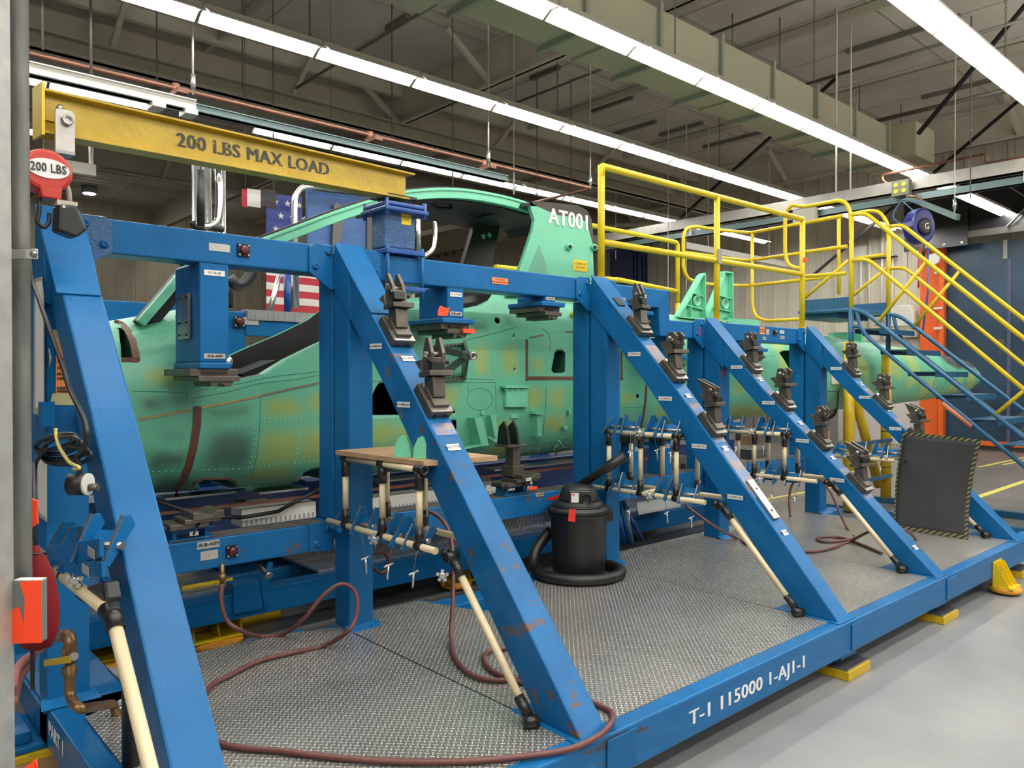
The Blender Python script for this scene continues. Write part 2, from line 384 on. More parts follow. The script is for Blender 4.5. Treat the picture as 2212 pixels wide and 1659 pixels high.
# big door on the far wall
doorm = mat('blue_black_door_panel', (.012,.04,.075), .32, var=.35, vscale=1.0, bump=.25, bscale=1.5, chips=.60, chipcol=(.10,.085,.07), chipscale=1.1)
d = struct(MB().box((18.86,-3.2,.10), (18.95,6.42,4.5)).build('door_1', doorm))
MB().box((18.84,2.05,.1), (18.86,2.1,4.5)).box((18.84,5.15,.12), (18.86,5.22,4.1)).build('seam_strip', mat('violet_grey_strip', (.06,.075,.16), .4), d)
MB().box((18.83,5.22,4.1), (18.86,5.3,4.5)).build('stiffener', greyd, d)
pm = mat('dull_yellow_band', (.38,.23,.05), .6, var=.4, vscale=14)
for z in (1.36, 1.62): MB().box((18.85,-3.2,z), (18.862,4.9,z+.07)).build('band', pm, d)
MB().box((18.78,-3.2,.0), (18.86,6.42,.10)).build('bottom_seal', rubber, d)
o = MB().box((18.74,-3.2,.10), (18.82,6.42,.2)).build('bottom_bar', orange, d)
jm = MB().box((18.70,6.42,0), (18.95,6.52,4.72)).box((18.8,6.52,0), (18.95,6.95,4.72))
j = struct(jm.build('trim_30', orange))
for z in (1.35,2.65,3.1,3.9): MB().box((18.68,6.44,z), (18.72,6.62,z+.05)).build('clip', wht, j)
hd = struct(MB().box((18.5,-3.2,4.72), (18.95,6.3,5.9)).build('trim_31', mat('black_door_header', (.02,.02,.022), .3, .3, var=.4, vscale=1)))
MB().box((18.42,-3.2,4.58), (18.5,6.3,4.72)).build('track_beam', mat('grey_black_beam', (.08,.075,.07), .4), hd)
hp = MB().box((18.38,5.85,4.42), (18.42,7.15,5.7)).build('end_plate', mat('satin_dark_plate', (.05,.05,.052), .25, .6), hd)
m_ = MB()
for y in (5.95,6.3,6.65,7.0):
    for z in (4.48,5.6): m_.lathe([(.03,0),(.03,.02),(.01,.03)], (18.37,y,z), 8, (-1,0,0))
m_.build('bolt_heads', white, hp)
for (a, c) in (((18.36,5.1,5.55),(18.36,4.2,4.75)), ((18.36,5.1,4.7),(18.36,4.2,5.6))): MB().bar(a, c, .02, .09, (1,0,0)).build('linkage', greyd, hd)
MB().lathe([(.12,0),(.14,.03),(.12,.06)], (18.5,6.55,4.2), 20, (-1,0,0)).build('pulley', wht, hd)
# a second dark-blue door leaf far left on the same wall
struct(MB().box((18.82,14.9,2.8), (18.93,16.3,6.0)).box((18.78,15.0,2.8), (18.82,15.05,6.0)).box((18.78,15.2,2.8), (18.82,15.23,6.0)).box((18.78,15.34,2.8), (18.82,15.37,6.0)).build('door_2', mat('navy_panel', (.01,.03,.16), .3)))
# conduits on the far wall
cb = thing('wall_conduits', 'white electrical conduits running up the far wall beside the orange door jamb', 'pipe', (18.93,8,2))
for y, z0, z1, r in ((8.35,2.5,5.1,.025),(8.15,2.5,5.0,.025),(7.85,2.5,5.3,.03),(7.6,2.45,4.6,.018)): MB().tube([(18.9,y,z0),(18.9,y,z1)], r, 8).build('conduit', wht, cb)
MB().box((18.84,7.5,4.4), (18.93,8.4,4.43)).build('strap', dark, cb)
bx = MB().box((18.8,8.2,4.5), (18.95,8.6,4.75)).build('junction_box', wht, cb)
dsp = thing('wall_dispenser', 'white rounded box fixed on the far wall left of the orange jamb', 'box', (18.8,7.3,2.6))
MB().prism([(18.7,7.05,2.75),(18.7,7.6,2.75),(18.7,7.6,3.1),(18.7,7.5,3.25),(18.7,7.15,3.25),(18.7,7.05,3.1)], (.22,0,0)).build('housing', wht, dsp, .03)
MB().box((18.72,7.0,2.5), (18.9,7.62,2.75)).build('tray', beige, dsp)
# ------------------------------------------------------------------ strip lights
ORD = 'first second third fourth fifth sixth seventh eighth ninth tenth eleventh twelfth thirteenth fourteenth fifteenth sixteenth seventeenth eighteenth'.split()
ZL = 4.95
def stripe_mat(name, a, c, per, duty, axis=0, rot=0):
    m = bpy.data.materials.new(name); m.use_nodes = True; N = m.node_tree.nodes; L = m.node_tree.links
    tc = N.new('ShaderNodeTexCoord'); mp = N.new('ShaderNodeMapping'); mp.inputs['Rotation'].default_value = (0,0,rot) if axis < 2 else (rot,0,0); L.new(tc.outputs['Object'], mp.inputs[0])
    sp = N.new('ShaderNodeSeparateXYZ'); L.new(mp.outputs[0], sp.inputs[0])
    q = N.new('ShaderNodeMath'); q.operation = 'FLOORED_MODULO'; q.inputs[1].default_value = per; L.new(sp.outputs[axis], q.inputs[0])
    g = N.new('ShaderNodeMath'); g.operation = 'LESS_THAN'; g.inputs[1].default_value = per*duty; L.new(q.outputs[0], g.inputs[0])
    mx = N.new('ShaderNodeMix'); mx.data_type = 'RGBA'; L.new(g.outputs[0], mx.inputs['Factor']); mx.inputs['A'].default_value = (*a,1); mx.inputs['B'].default_value = (*c,1)
    L.new(mx.outputs['Result'], N['Principled BSDF'].inputs['Base Color']); N['Principled BSDF'].inputs['Roughness'].default_value = .5
    return m
stripe = stripe_mat('slotted_white_edge', (.72,.70,.63), (.03,.03,.03), .095, .4)
def make_light():
    t = thing('strip_light', 'x', 'ceiling light', (0,0,0))
    h = MB()
    prof = [(-.15,.0),(-.155,.015),(-.06,.075),(-.05,.12),(.05,.12),(.06,.075),(.155,.015),(.15,.0),(.05,.06),(-.05,.06)]
    h.prism([(-.595,y,z) for y, z in prof], (1.19,0,0)); h.build('reflector', wht, t)
    MB().box((-.56,-.1515,.003), (.56,-.149,.013)).build('slotted_edge', stripe, t)
    for y in (-.065,.065): MB().tube([(-.53,y,.035),(.53,y,.035)], .019, 8).build('tube', tube_m, t)
    return t
lp = make_light()
ROWS = [(2.77, 'rightmost light row', 0), (5.10, 'light row under the beige duct', 1), (7.33, 'middle light row', 2), (10.2, 'light row above the yellow hoist beam', 3), (12.35, 'light row below the yellow hoist beam', 4)]
first = True
LX0 = 3.30
for (y, nm, ri) in ROWS:
    xs = [LX0+1.222*i for i in range(-3, 13)]
    vis = 0
    for i, x in enumerate(xs):
        x = x+(.60 if ri in (0,) else 0)+(-.68 if ri == 3 else 0)+(-.55 if ri == 4 else 0)+(-.02 if ri == 1 else 0)
        if ri == 3 and i in (4,): continue     # a lamp is dark here
        if ri == 4 and i > 4: continue
        # rows are broken where the runway crosses them
        dv = V((x,y,ZL))-EYE; d_ = dv.dot(FWD); u_ = dv.dot(RGT)/d_; v_ = dv.dot(UPV)/d_
        inview = abs(u_) < .70 and v_ < .54
        if first: o = lp; first = False
        else: o = copy_tree(lp)
        o.location = (x,y,ZL)
        if inview:
            vis += 1; o['label'] = ORD[vis-1]+' lamp from the near end of the '+nm
            o['group'] = 'strip lights, '+nm
        else:
            o['label'] = 'white strip light beyond the picture edge in the '+nm; o['group'] = 'strip lights outside the picture'
# long lamps behind the viewer, outside the picture
for y in (.45,-2.0,-4.6):
    o = MB()
    for x in range(-5, 15, 3): o.box((x,y-.07,ZL+.03), (x+2.4,y+.07,ZL+.05))
    o = o.build('ceiling_lamp_row', tube_m); tag(o, 'long white ceiling lamp row behind the viewer', 'ceiling light', 'lamp rows behind the viewer')
# dark fixture in the back row: reflector without lit tubes
dk = MB(); dk.prism([(1.2+2.05,10.2+y,ZL+z) for y, z in [(-.15,0),(-.155,.015),(-.06,.075),(-.05,.12),(.05,.12),(.06,.075),(.155,.015),(.15,0)]], (1.3,0,0))
# round high-bay lamps of the back bay
for i, (px, py, lb) in enumerate([(262,369,'round recessed lamp just right of the red hoist'), (193,418,'round recessed lamp lowest left beside the galvanised pipe'), (409,446,'round recessed lamp lowest right left of the silver tubes'), (492,408,'round recessed lamp right of the silver tubes')]):
    p = onZ(px, py, 6.7); o = MB().lathe([(.17,0),(.2,.03),(.2,.205)], (p.x,p.y,6.7), 20).build('round_lamp', greyd); tag(o, lb, 'ceiling light', 'round lamps of the back bay')
    MB().lathe([(.155,-.012),(.155,0)], (p.x,p.y,6.7), 20).build('lens', glassw, o)
# ------------------------------------------------------------------ air duct
dt = thing('air_duct', 'long beige rectangular air duct hanging above the second row of lights', 'duct', (3,5.7,5.2))
MB().box((4.43,5.40,5.16), (13.3,6.02,5.74)).build('duct_body', duct, dt, .01)
MB().box((.6,5.40,5.16), (4.43,6.3,5.74)).build('wide_section', duct, dt, .01)
MB().box((13.3,5.0,5.2), (14.1,6.0,5.75)).build('outlet_box', duct, dt)
g = MB()
for i in range(14): g.box((14.1,5.06+i*.066,5.26), (14.13,5.09+i*.066,5.70))
g.build('outlet_grille', greyd, dt)
for i in range(8):
    x = 4.55+.04+i*1.222
    MB().box((x,5.36,5.10), (x+.05,6.08,5.16)).box((x,5.35,5.10), (x+.05,5.40,5.80)).build('hanger_frame', mat('duct_frame', (.30,.33,.26), .5) if i == 0 else MATS['duct_frame'], dt)
    if i % 2: MB().box((x+.5,5.5,5.13), (x+.54,6.04,5.16)).build('seam_angle', duct, dt)
# ------------------------------------------------------------------ hanging rods and chains
def hang(px, ytop, ybot, Y, r=.008, m=rod, lab='', name='hanging_rod', fit=None, plane='Y'):
    f = onY if plane == 'Y' else onX
    a = f(px, ytop, Y); c = f(px, ybot, Y); a.z = min(max(a.z, c.z+.3), ZD)
    a.x, a.y = c.x, c.y
    a.z = ZD
    o = MB().tube([a, c], r, 6).build(name, m); tag(o, lab, 'rod', 'thin rods hanging from the roof')
    if fit:
        MB().cyl(c+ZA*.05, c+ZA*.2, r*2.6, seg=8).build('turnbuckle', alu, o)
    return o
NAMES = ['left of the yellow beam end', 'above the copper pipe']
RD = [(417,0,205,7.75,.010,wht,'white hanging rod over the left crane rail joint',1),(197,0,180,7.9,.012,rod,'dark hanging rod above the near end of the yellow beam',0),(92,0,108,7.9,.010,rod,'dark hanging rod right of the galvanised pipe',0),
      (1055,55,360,7.75,.010,wht,'white hanging rod at the far end of the grey crane rail',1),(1275,160,408,7.95,.010,wht,'white hanging rod at the corner of the copper pipe',1),
      (1806,0,415,5.2,.014,wht,'white rod hanging just left of the pair at the runway',0),(1837,0,412,5.2,.014,wht,'white rod hanging just right of the pair at the runway',0),
      (2062,250,460,4.2,.010,wht,'white rod at the outer end of the reel arm',1),(847,70,300,9,.010,rod,'dark rod crossing the middle light row above the hoist beam end',0),(978,35,400,9,.010,rod,'dark rod left of the canopy top',0),
      (1113,75,230,9,.010,rod,'dark rod hanging below the duct bracket',0),(1160,90,425,9.4,.010,rod,'pale rod above the green roof of the fuselage',0),(1204,140,255,9,.009,rod,'short dark rod above the canopy',0),
      (1110,270,420,8.8,.012,wht,'light rod ending above the canopy front',0),(1233,130,440,9.6,.009,rod,'thin dark rod behind the near railing corner',0),(1554,250,370,9,.010,rod,'dark rod above the near railing post',0),
      (1684,0,215,5.9,.010,rod,'dark rod crossing the duct side',0),(1482,220,640,9.5,.012,wht,'long pale rod between the yellow railings',0),(1443,150,700,9.5,.009,wht,'thin pale rod left of the yellow railing post',0),
      (1946,90,330,6.2,.010,rod,'dark rod in front of the duct outlet',0),(1856,60,300,6.3,.010,rod,'dark rod right of the duct frames',0),(1582,0,110,6.3,.010,rod,'dark rod above the duct top edge',0),(2096,190,430,4.0,.010,rod,'dark rod near the right strip lights',0),
      (339,40,180,8.6,.008,rod,'dark thin rod between the roof brackets at left',0),(524,0,195,8.6,.008,rod,'dark rod crossing the light gap at left',0),(1330,260,560,12,.008,wht,'thin pale rod in front of the navy panel',0)]
for px, yt, yb, Y, r, m_, lb, ft in RD: hang(px, yt, yb, Y, r, m_, lb, 'hanging_rod', ft)
for px, yb, Y, lb in ((669,80,7.33,'fine chain holding the middle row of lights'), (1458,112,5.1,'dark chain holding the row of lights under the duct'), (1758,248,5.1,'dark chain further along the row under the duct'), (2172,125,2.77,'fine chain at the right row of lights')):
    p = onY(px, yb, Y); n = int((ZD-p.z)/.045); m_ = MB()
    for i in range(n):
        z = p.z+i*.045; e = XA if i % 2 else YA
        m_.tube([V((p.x,p.y,z))+e*(.011*math.cos(a))+ZA*(.03*math.sin(a)) for a in [k*PI/3 for k in range(6)]], .0042, 4, closed=True)
    tag(m_.build('hanging_chain', rod), lb, 'chain', 'chains holding the strip lights', None)
# unistrut bars and sprinkler pipes under the roof
def pipe_px(a, b, X, r, lb, nm='roof_pipe', m_=rod, z=None):
    A = onX(*a, X); B = onX(*b, X); B.z = A.z
    o = MB().tube([A, B], r, 8).build(nm, m_); tag(o, lb, 'pipe', 'pipes under the roof')
pipe_px((1531,76), (1900,-50), 9.0, .02, 'thin sprinkler pipe in the upper right of the roof')
pipe_px((1740,182), (2212,60), 11.6, .025, 'dark sprinkler pipe over the duct frames')
pipe_px((1892,262), (2212,200), 14.2, .04, 'thick sprinkler pipe above the duct outlet')
pipe_px((640,190), (1060,25), 5.2, .02, 'dark sprinkler pipe crossing behind the middle lights')
pipe_px((1115,222), (1420,100), 9.2, .02, 'dark sprinkler pipe left below the duct')
for i, (a, b, X) in enumerate([((835,62),(888,36),5.0), ((1147,170),(1218,148),9.3), ((1278,240),(1377,214),10.4), ((1320,292),(1415,262),11.2), ((1425,292),(1525,268),12.0), ((1520,318),(1655,290),12.8), ((1829,112),(2080,40),10.6), ((1992,210),(2160,180),13.4)]):
    A = onZ(*a, ZD-.035); B = onZ(*b, ZD-.035); B.x = A.x
    o = MB().bar(A, B, .07, .07).build('channel_bar', rod); tag(o, ['short dark channel bar left of the duct corner','dark channel bar under the duct left of centre','dark channel bar in the middle of the roof','lower dark channel bar in the middle of the roof','dark channel bar left of the tall pale rods','longer dark channel bar below the duct end','long dark channel bar at the upper right roof','dark channel bar at the far right roof'][i], 'bar', 'channel bars under the roof')
# roof brackets and diagonal struts
for a, b, X, lb in (((1665,296),(1385,548),13.5,'black diagonal brace rod falling behind the railing'), ((2110,137),(1983,290),12.0,'black diagonal brace rod at upper right beside the lights'), ((1950,430),(1750,600),16.5,'black diagonal brace rod behind the stair rails')):
    A = onX(*a, X); B = onX(*b, X); A = A+(A-B)*max(0, (ZD-A.z)/(A.z-B.z)); o = MB().bar(A, B, .05).build('brace_rod', blackm); tag(o, lb, 'brace', 'diagonal black brace rods')
# ------------------------------------------------------------------ crane rails
cr = thing('crane_rail', 'long light crane rail with grey far half above the yellow hoist beam', 'rail', (2,7.75,4.3))
def rail_profile(x0, x1, y, z, h=.16, w=.07):
    return MB().box((x0,y-w/2,z), (x1,y+w/2,z+h)).box((x0,y-w,z), (x1,y+w,z+.012)).box((x0,y-w*.8,z+h-.012), (x1,y+w*.8,z+h))
rail_profile(-1,2.77,7.75,4.19,.11).build('painted_rail', wht, cr)
rail_profile(2.77,6.85,7.75,4.19,.08,.06).build('grey_rail', grn, cr)
for x in (2.35,2.65): MB().box((x,7.66,4.14), (x+.12,7.84,4.19)).build('trolley', wht, cr)
for px, X_ in ((380,0),(799,0),(1045,0)):
    p = onY(px, {380:190,799:292,1045:353}[px], 7.95); MB().box((p.x-.05,7.75,p.z-.1), (p.x+.05,7.98,p.z-.05)).tube([(p.x,7.95,p.z-.06),(p.x,7.95,p.z+.04)], .04, 8).build('pipe_clamp', copper, cr)
cp = MB(); zc = onY(799,292,7.95).z
e = onY(1278,408,7.95)
cp.tube(fillet([(-1,7.95,zc),(e.x,7.95,zc),(e.x,10.5,zc)], .08), .022, 10); tag(cp.build('copper_pipe', copper), 'copper air pipe running along above the crane rail', 'pipe')
rw = thing('crane_runway', 'grey steel crane runway beam crossing toward the right edge over the stairs', 'rail', (12.9,6,4.5))
MB().box((12.84,-2,4.53), (12.96,13.2,4.72)).box((12.80,-2,4.53), (13.0,13.2,4.545)).build('upper_beam', mat('runway_paint', (.42,.40,.36), .45, .2, var=.12, vscale=6), rw)
MB().box((12.86,-2,4.36), (12.95,13.2,4.47)).box((12.82,-2,4.36), (12.99,13.2,4.372)).build('track', grn, rw)
for y in (9.0,6.7,3.3): MB().box((12.82,y,4.36), (13.0,y+.06,4.56)).build('hanger_clip', wht, rw)
m_ = MB().tube(fillet([onX(1917,398,12.9),onX(1906,390,12.9),onX(1906,378,12.9),onX(2130,332,12.9),onX(2130,352,12.9)], .05), .022, 8); m_.tube([onX(2130,352,12.85),onX(2300,322,12.85)], .015, 8)
tag(m_.build('copper_pipe', copper), 'copper pipe loop on top of the runway beam at right', 'pipe')
p = onX(1742,467,12.8); o = MB().box((12.7,p.y-.2,p.z-.12), (12.82,p.y+.2,p.z+.12)).build('junction_box', beige); tag(o, 'beige junction box on the runway beam above the yellow railing', 'box')
p = onX(1948,407,12.75); o = MB().box((12.68,p.y-.13,p.z-.12), (12.8,p.y+.13,p.z+.12)).build('outlet_box', mat('outlet_grey', (.16,.17,.14), .5)); tag(o, 'grey four-gang outlet box on the runway beam above the hose reel', 'outlet')
for i in (-.06,.06):
    for j in (-.05,.05): MB().lathe([(.035,0),(.035,.01)], (12.68,p.y+i,p.z+j), 10, (-1,0,0)).build('socket', yink, o)
# reel arm, reel
A = onX(1960,430,12.6); B = onX(2070,470,11.6); 
o = MB().bar(A+V((0,0,.03)), B, .05, .07).build('reel_arm', grn); tag(o, 'grey-green channel arm carrying the blue hose reel', 'bar')
rl = thing('hose_reel', 'blue round hose reel hanging under the runway beam at right', 'hose reel', tuple(onX(1997,488,12.3)))
c = onX(1997,490,12.3); nx = V((-.8,-.6,0)); sd = V((.6,-.8,0))
prof = []
for k in range(24):
    a = 2*PI*k/24; rx = .175; rz = .29; 
    prof.append(c+(V((.94,-.35,0)).normalized()*math.cos(a)*rx*1.3+ZA*math.sin(a)*rz*(1 if math.sin(a) > 0 else .85)))
off = V((.35,.94,0)).normalized()*.20
MB().prism(prof, off).build('housing', mat('navy_plastic', (.012,.018,.15), .3), rl, .03)
hub = c+V((-.35,-.94,0)).normalized()*.004
MB().lathe([(.13,0),(.13,.02),(.09,.035)], hub, 24, (-.35,-.94,0)).build('hub', blackm, rl)
text('G', .13, wink, hub+V((-.35,-.94,0)).normalized()*.04, (.94,-.35,0), ZA, rl)
MB().tube(fillet([c+V((0,0,.25)), c+V((0,.05,.45)), c+V((0,.25,.5))], .08), .02, 8).build('copper_stub', copper, rl)
MB().tube(smooth_path([c+V((0,.05,.35)), c+V((0,.3,.45)), c+V((0,.45,.2)), c+V((0,.2,.05)), c+V((0,.05,.12)), c+V((0,.3,.42))]), .012, 6).build('air_line', mat('blue_air_line', (.05,.12,.25), .4), rl)
MB().tube([c+V((0,0,-.2)), c+V((0,.02,-.5))], .02, 8).build('hose_guide', black, rl)
MB().tube([c+V((0,.06,-.3)), c+V((0,.08,-.55)), c+V((0,.08,-.9))], .014, 6).build('drop_hose', redp, rl)
MB().tube([c+V((0,-.05,-.3)), c+V((0,-.05,-1.0)), c+V((0,.02,-1.6))], .014, 6).build('drop_hose', blue2, rl)
# short cross rails in the distance
for i, (a, b, X, lb) in enumerate([((890,510),(1012,478),12.9,'pale crane rail seen behind the blue column'), ((1290,500),(1560,590),0,'thin pale rail behind the yellow railing')]):
    if X: A, B = onX(*a, X), onX(*b, X); B.z = A.z
    else: A = onY(1480,530,9.5); B = onY(1700,580,9.5); B.z = A.z
    o = MB().bar(A, B, .08, .13).build('crane_rail', wht); tag(o, lb, 'rail')
    for t_ in (.2,.8): q_ = A.lerp(B, t_); MB().cyl((q_.x,q_.y,q_.z), (q_.x,q_.y,ZD), .012, seg=6).build('drop_rod', wht, o)
# second flush of the same rail continuing to the far left (with blue bus)
A = onY(133,358,12.3); B = onY(205,372,12.3); B.z = A.z
o = MB().bar(A-XA*1.5, B, .12, .16).build('crane_rail', wht); tag(o, 'short white crane rail end behind the red hoist', 'rail')
MB().tube([B+V((-.05,0,.05)), V((B.x-.05,B.y,ZD))], .03, 8).build('drop_rod', wht, o)
# ================================================================== THE ASSEMBLY FIXTURE (front half)
PX = [.67, 2.03, 4.03, 5.41, 7.10]; PW = .145
fx = thing('assembly_fixture', 'large blue welded assembly fixture with slanted braces and tread plate deck in front', 'fixture', (4,2.8,0))
# ---- base frame
MB().box((.67,1.86,.115), (7.6,1.99,.285)).build('base_beam', bluebase, fx, .008, 'outer base beam with chipped paint')
MB().box((.67,3.52,.115), (7.6,3.67,.282)).build('base_beam', blue, fx, .008)
for x in PX: MB().box((x,1.99,.12), (x+.10,3.52,.281)).build('cross_beam', blue, fx, .006)
MB().box((.67,3.52,.115), (.97,4.3,.28)).build('cross_beam', blue, fx, .008)
MB().box((.97,3.58,.12), (1.9,3.80,.26)).build('inner_beam', blue, fx, .006)
for x in (2.0,3.98,5.36): MB().box((x+.13,1.852,.13), (x+.30,1.86,.27)).build('splice_plate', blue, fx, .003)
# ---- tread plate deck: sheets between cross beams
def sheet(poly, name='tread_plate', z=.283, t=.006, m=None):
    return MB().prism([(x,y,z) for x, y in poly], (0,0,t)).build(name, m or tread, fx)
sheet([(.755,1.935),(2.02,1.935),(2.02,3.60),(1.75,3.70),(1.05,3.72),(.96,3.80),(.96,3.58),(.98,3.45),(.86,3.35),(.755,3.30)])
sheet([(2.03,1.935),(4.0,1.935),(4.0,3.72),(3.55,3.72),(3.12,3.3),(2.75,3.3),(2.60,3.72),(2.03,3.72)])
sheet([(4.01,1.935),(5.42,1.935),(5.42,3.76),(4.01,3.76)])
sheet([(5.43,1.935),(7.11,1.935),(7.11,3.76),(5.43,3.76)])
# blue deck edges of the cut-outs
MB().prism([(2.52,3.72,.276),(2.75,3.25,.276),(3.12,3.25,.276),(3.6,3.72,.276),(3.5,3.74,.276),(3.10,3.33,.276),(2.78,3.33,.276),(2.62,3.74,.276)], (0,0,.008)).build('cutout_trim', blue, fx)
MB().prism([(2.6,3.33,.02),(2.62,3.72,.02),(3.5,3.74,.02),(3.1,3.33,.02)], (0,0,.004)).build('floor_sheet', greyd, fx)
# ---- posts
for i, x in enumerate(PX):
    zt = 2.27 if i < 3 else 2.05
    w = PW if i else .155
    MB().box((x,3.52,.285), (x+w,3.67,zt-.17)).build('post', blue, fx, .008)
    MB().prism([(x-.03,3.47,.285),(x+w+.03,3.47,.285),(x+w+.02,3.53,.31),(x-.02,3.53,.31)], (0,0,.002)).build('post_weld', blue, fx)
    MB().box((x,3.69,.83), (x+w,3.84,zt-.14)).build('rear_upright', blue, fx, .008)
    # tapered gusset behind the post under the top rail
    MB().prism([(x+.03,3.67,zt-.15),(x+.03,3.67,zt-.95),(x+.03,3.84,zt-.15)], (.03,0,0)).build('web_plate', blue, fx)
# ---- braces: polygon profile swept along the rail direction
prof = {'h': ([(1.885,.285),(2.28,.753),(2.914,1.49),(3.23,1.835),(3.50,2.115)], [(3.50,1.885),(3.197,1.568),(2.914,1.236),(2.45,.69),(2.115,.29)]),
        'l': ([(1.885,.285),(2.53,.92),(3.135,1.50),(3.50,1.895)], [(3.50,1.70),(3.175,1.369),(2.60,.82),(2.09,.29)])}
for i, x in enumerate(PX):
    up, lo = prof['h' if i < 3 else 'l']
    dx = .015 if i == 0 else 0
    MB().prism([(x+dx,y,z) for y, z in up+lo], (PW-.005,0,0)).build('brace', blue if i != 1 else bluew, fx, .008, None if i else 'nearest slanted brace with bright reflections')
    zt = 2.285 if i < 3 else 2.065
    # cap: wide folded plate over the brace head and post
    n = V((0,-1,1)).normalized()
    MB().prism([(x-.006,3.655,zt+.006),(x-.006,3.52,zt-.15),(x-.006,3.50,zt-.175),(x-.006,3.495,zt-.40),(x-.006,3.67,zt-.22)], (PW+.012,0,0)).build('head_gusset', blue, fx, .004)
    yk = 3.30; zk = up[-1][1]-(up[-1][0]-yk)*(up[-1][1]-up[-2][1])/(up[-1][0]-up[-2][0])
    MB().prism([(x-.008,3.66,zt+.012),(x+PW+.010,3.66,zt+.012),(x+PW+.016,3.60,zt-.05),(x+PW+.016,3.50,up[-1][1]+.004),(x+PW+.004,yk,zk),(x-.004,yk,zk),(x-.008,3.50,up[-1][1]+.004)], (0,-.006,.006)).build('head_plate', blue, fx, .002)
    MB().box((x-.008,3.46,.283), (x+PW+.008,3.6,.287)).build('foot_weld', blue, fx) if 0 else None
    # welded foot strip
    MB().prism([(x-.03,1.875,.284),(x+PW+.03,1.875,.284),(x+PW+.02,2.25,.284),(x-.02,2.25,.284)], (0,0,.007)).build('brace_foot', blue, fx, .003)
# worn walking surfaces on braces
def on_brace(i, y, off=0):
    up = prof['h' if i < 3 else 'l'][0]
    for (y0, z0), (y1, z1) in zip(up, up[1:]):
        if y0 <= y <= y1: z = z0+(z1-z0)*(y-y0)/(y1-y0); t = V((0,y1-y0,z1-z0)).normalized(); break
    else: z = z1; t = V((0,y1-y0,z1-z0)).normalized()
    n = V((0,-t.z,t.y)); return V((PX[i]+PW/2,y,z))+n*off, t, n
for i, segs in ((1,((2.78,3.36),)), (2,((2.40,2.62),(2.66,2.86),(2.98,3.20),(3.25,3.40))), (3,((2.35,2.55),(2.68,2.82),(2.95,3.12),(3.2,3.4))), (4,((2.5,2.62),(2.72,2.85),(3.0,3.12),(3.2,3.35)))):
    for y0, y1 in segs:
        A, t, n = on_brace(i, y0, .0008); B, _, _ = on_brace(i, y1, .0008)
        MB().obox((A+B)/2, (B-A)/2, XA*(PW/2-.014), n*.0012).build('worn_patch', bluerust, fx, 0, 'bare worn patch in the blue paint')
# ---- upper rails (front face y 3.68)
YR = 3.68
def rail_(x0, x1, z0, z1, nm, m=blue): return MB().box((x0,YR,z0), (x1,YR+.15,z1)).build(nm, m, fx, .008)
rail_(.825, 2.03, 2.135, 2.285, 'upper_rail'); rail_(2.175, 4.03, 2.13, 2.28, 'upper_rail')
MB().prism([(4.175,YR,2.27),(4.95,YR,2.27),(4.96,YR,2.04),(5.41,YR,2.04),(5.41,YR,1.905),(4.84,YR,1.91),(4.82,YR,2.125),(4.175,YR,2.125)], (0,.15,0)).build('stepped_rail', blue, fx, .008)
rail_(5.555, 7.10, 1.905, 2.055, 'upper_rail')
MB().bar((4.95,YR-.001,2.265), (4.82,YR-.001,2.13), .006, .004, (0,1,0)).bar((4.955,YR-.001,2.04), (4.84,YR-.001,1.915), .006, .004, (0,1,0)).build('mitre_weld', blue2, fx)
# ---- lower rails
for a, c in ((.83,2.03),(2.175,4.03),(4.175,5.41),(5.555,7.10)):
    rail_(a, c, .685, .83, 'lower_rail', bluew)
    MB().box((a+.05,YR+.004,.8305), (c-.05,YR+.146,.832)).build('worn_top', MATS.get('worn_rail_top') or mat('worn_rail_top', (.10,.085,.08), .5, .3, var=.4, vscale=10, chips=.62, chipcol=(.03,.12,.30)), fx)
# ---- gusset plates with bolts
def gusset(xp, side, z0, z1, low=False):
    d = -1 if side == 'l' else 1; xe = xp-.003 if side == 'l' else xp+PW+.003; xo = xe+d*.14
    y = YR-.012
    if low: poly = [(xe,z1+.01),(xo,z1),(xo,z0+.005),(xe,z0-.01)]
    else: poly = [(xe,z1+.005),(xe+d*.11,z1+.005),(xo,z1-.02),(xo,z1-.145),(xe+d*.02,z1-.23),(xe,z1-.23)]
    g_ = MB().prism([(a,y,c) for a, c in poly], (0,.012,0)).build('gusset_plate', blue if not (xp < 1 and side == 'r') else bluetex, fx, .004)
    pts = ((xe+d*.03,z1-.035),(xe+d*.105,z1-.115)) if not low else ((xe+d*.035,z1-.03),(xe+d*.10,z1-.105))
    for a, c in pts: MB().lathe([(.019,0),(.019,.003),(.013,.004),(.013,.014),(.008,.014),(.007,.008)], (a,y,c), 14, (0,-1,0)).build('bolt', blue, g_)
for i, x in enumerate(PX):
    z1 = 2.285 if i < 3 else 2.06
    if i: gusset(x, 'l', z1-.15, z1)
    if i < 4: gusset(x, 'r', z1-.15, z1)
    if i: gusset(x, 'l', .685, .83, True)
    if i < 4: gusset(x, 'r', .685, .83, True)
# red marks on the third and fourth posts
MB().box((5.33,YR-.0135,1.93), (5.352,YR-.0125,2.0)).build('red_mark', redp, fx)
MB().box((5.44,3.518,1.60), (5.46,3.52,1.67)).build('red_mark', redp, fx)
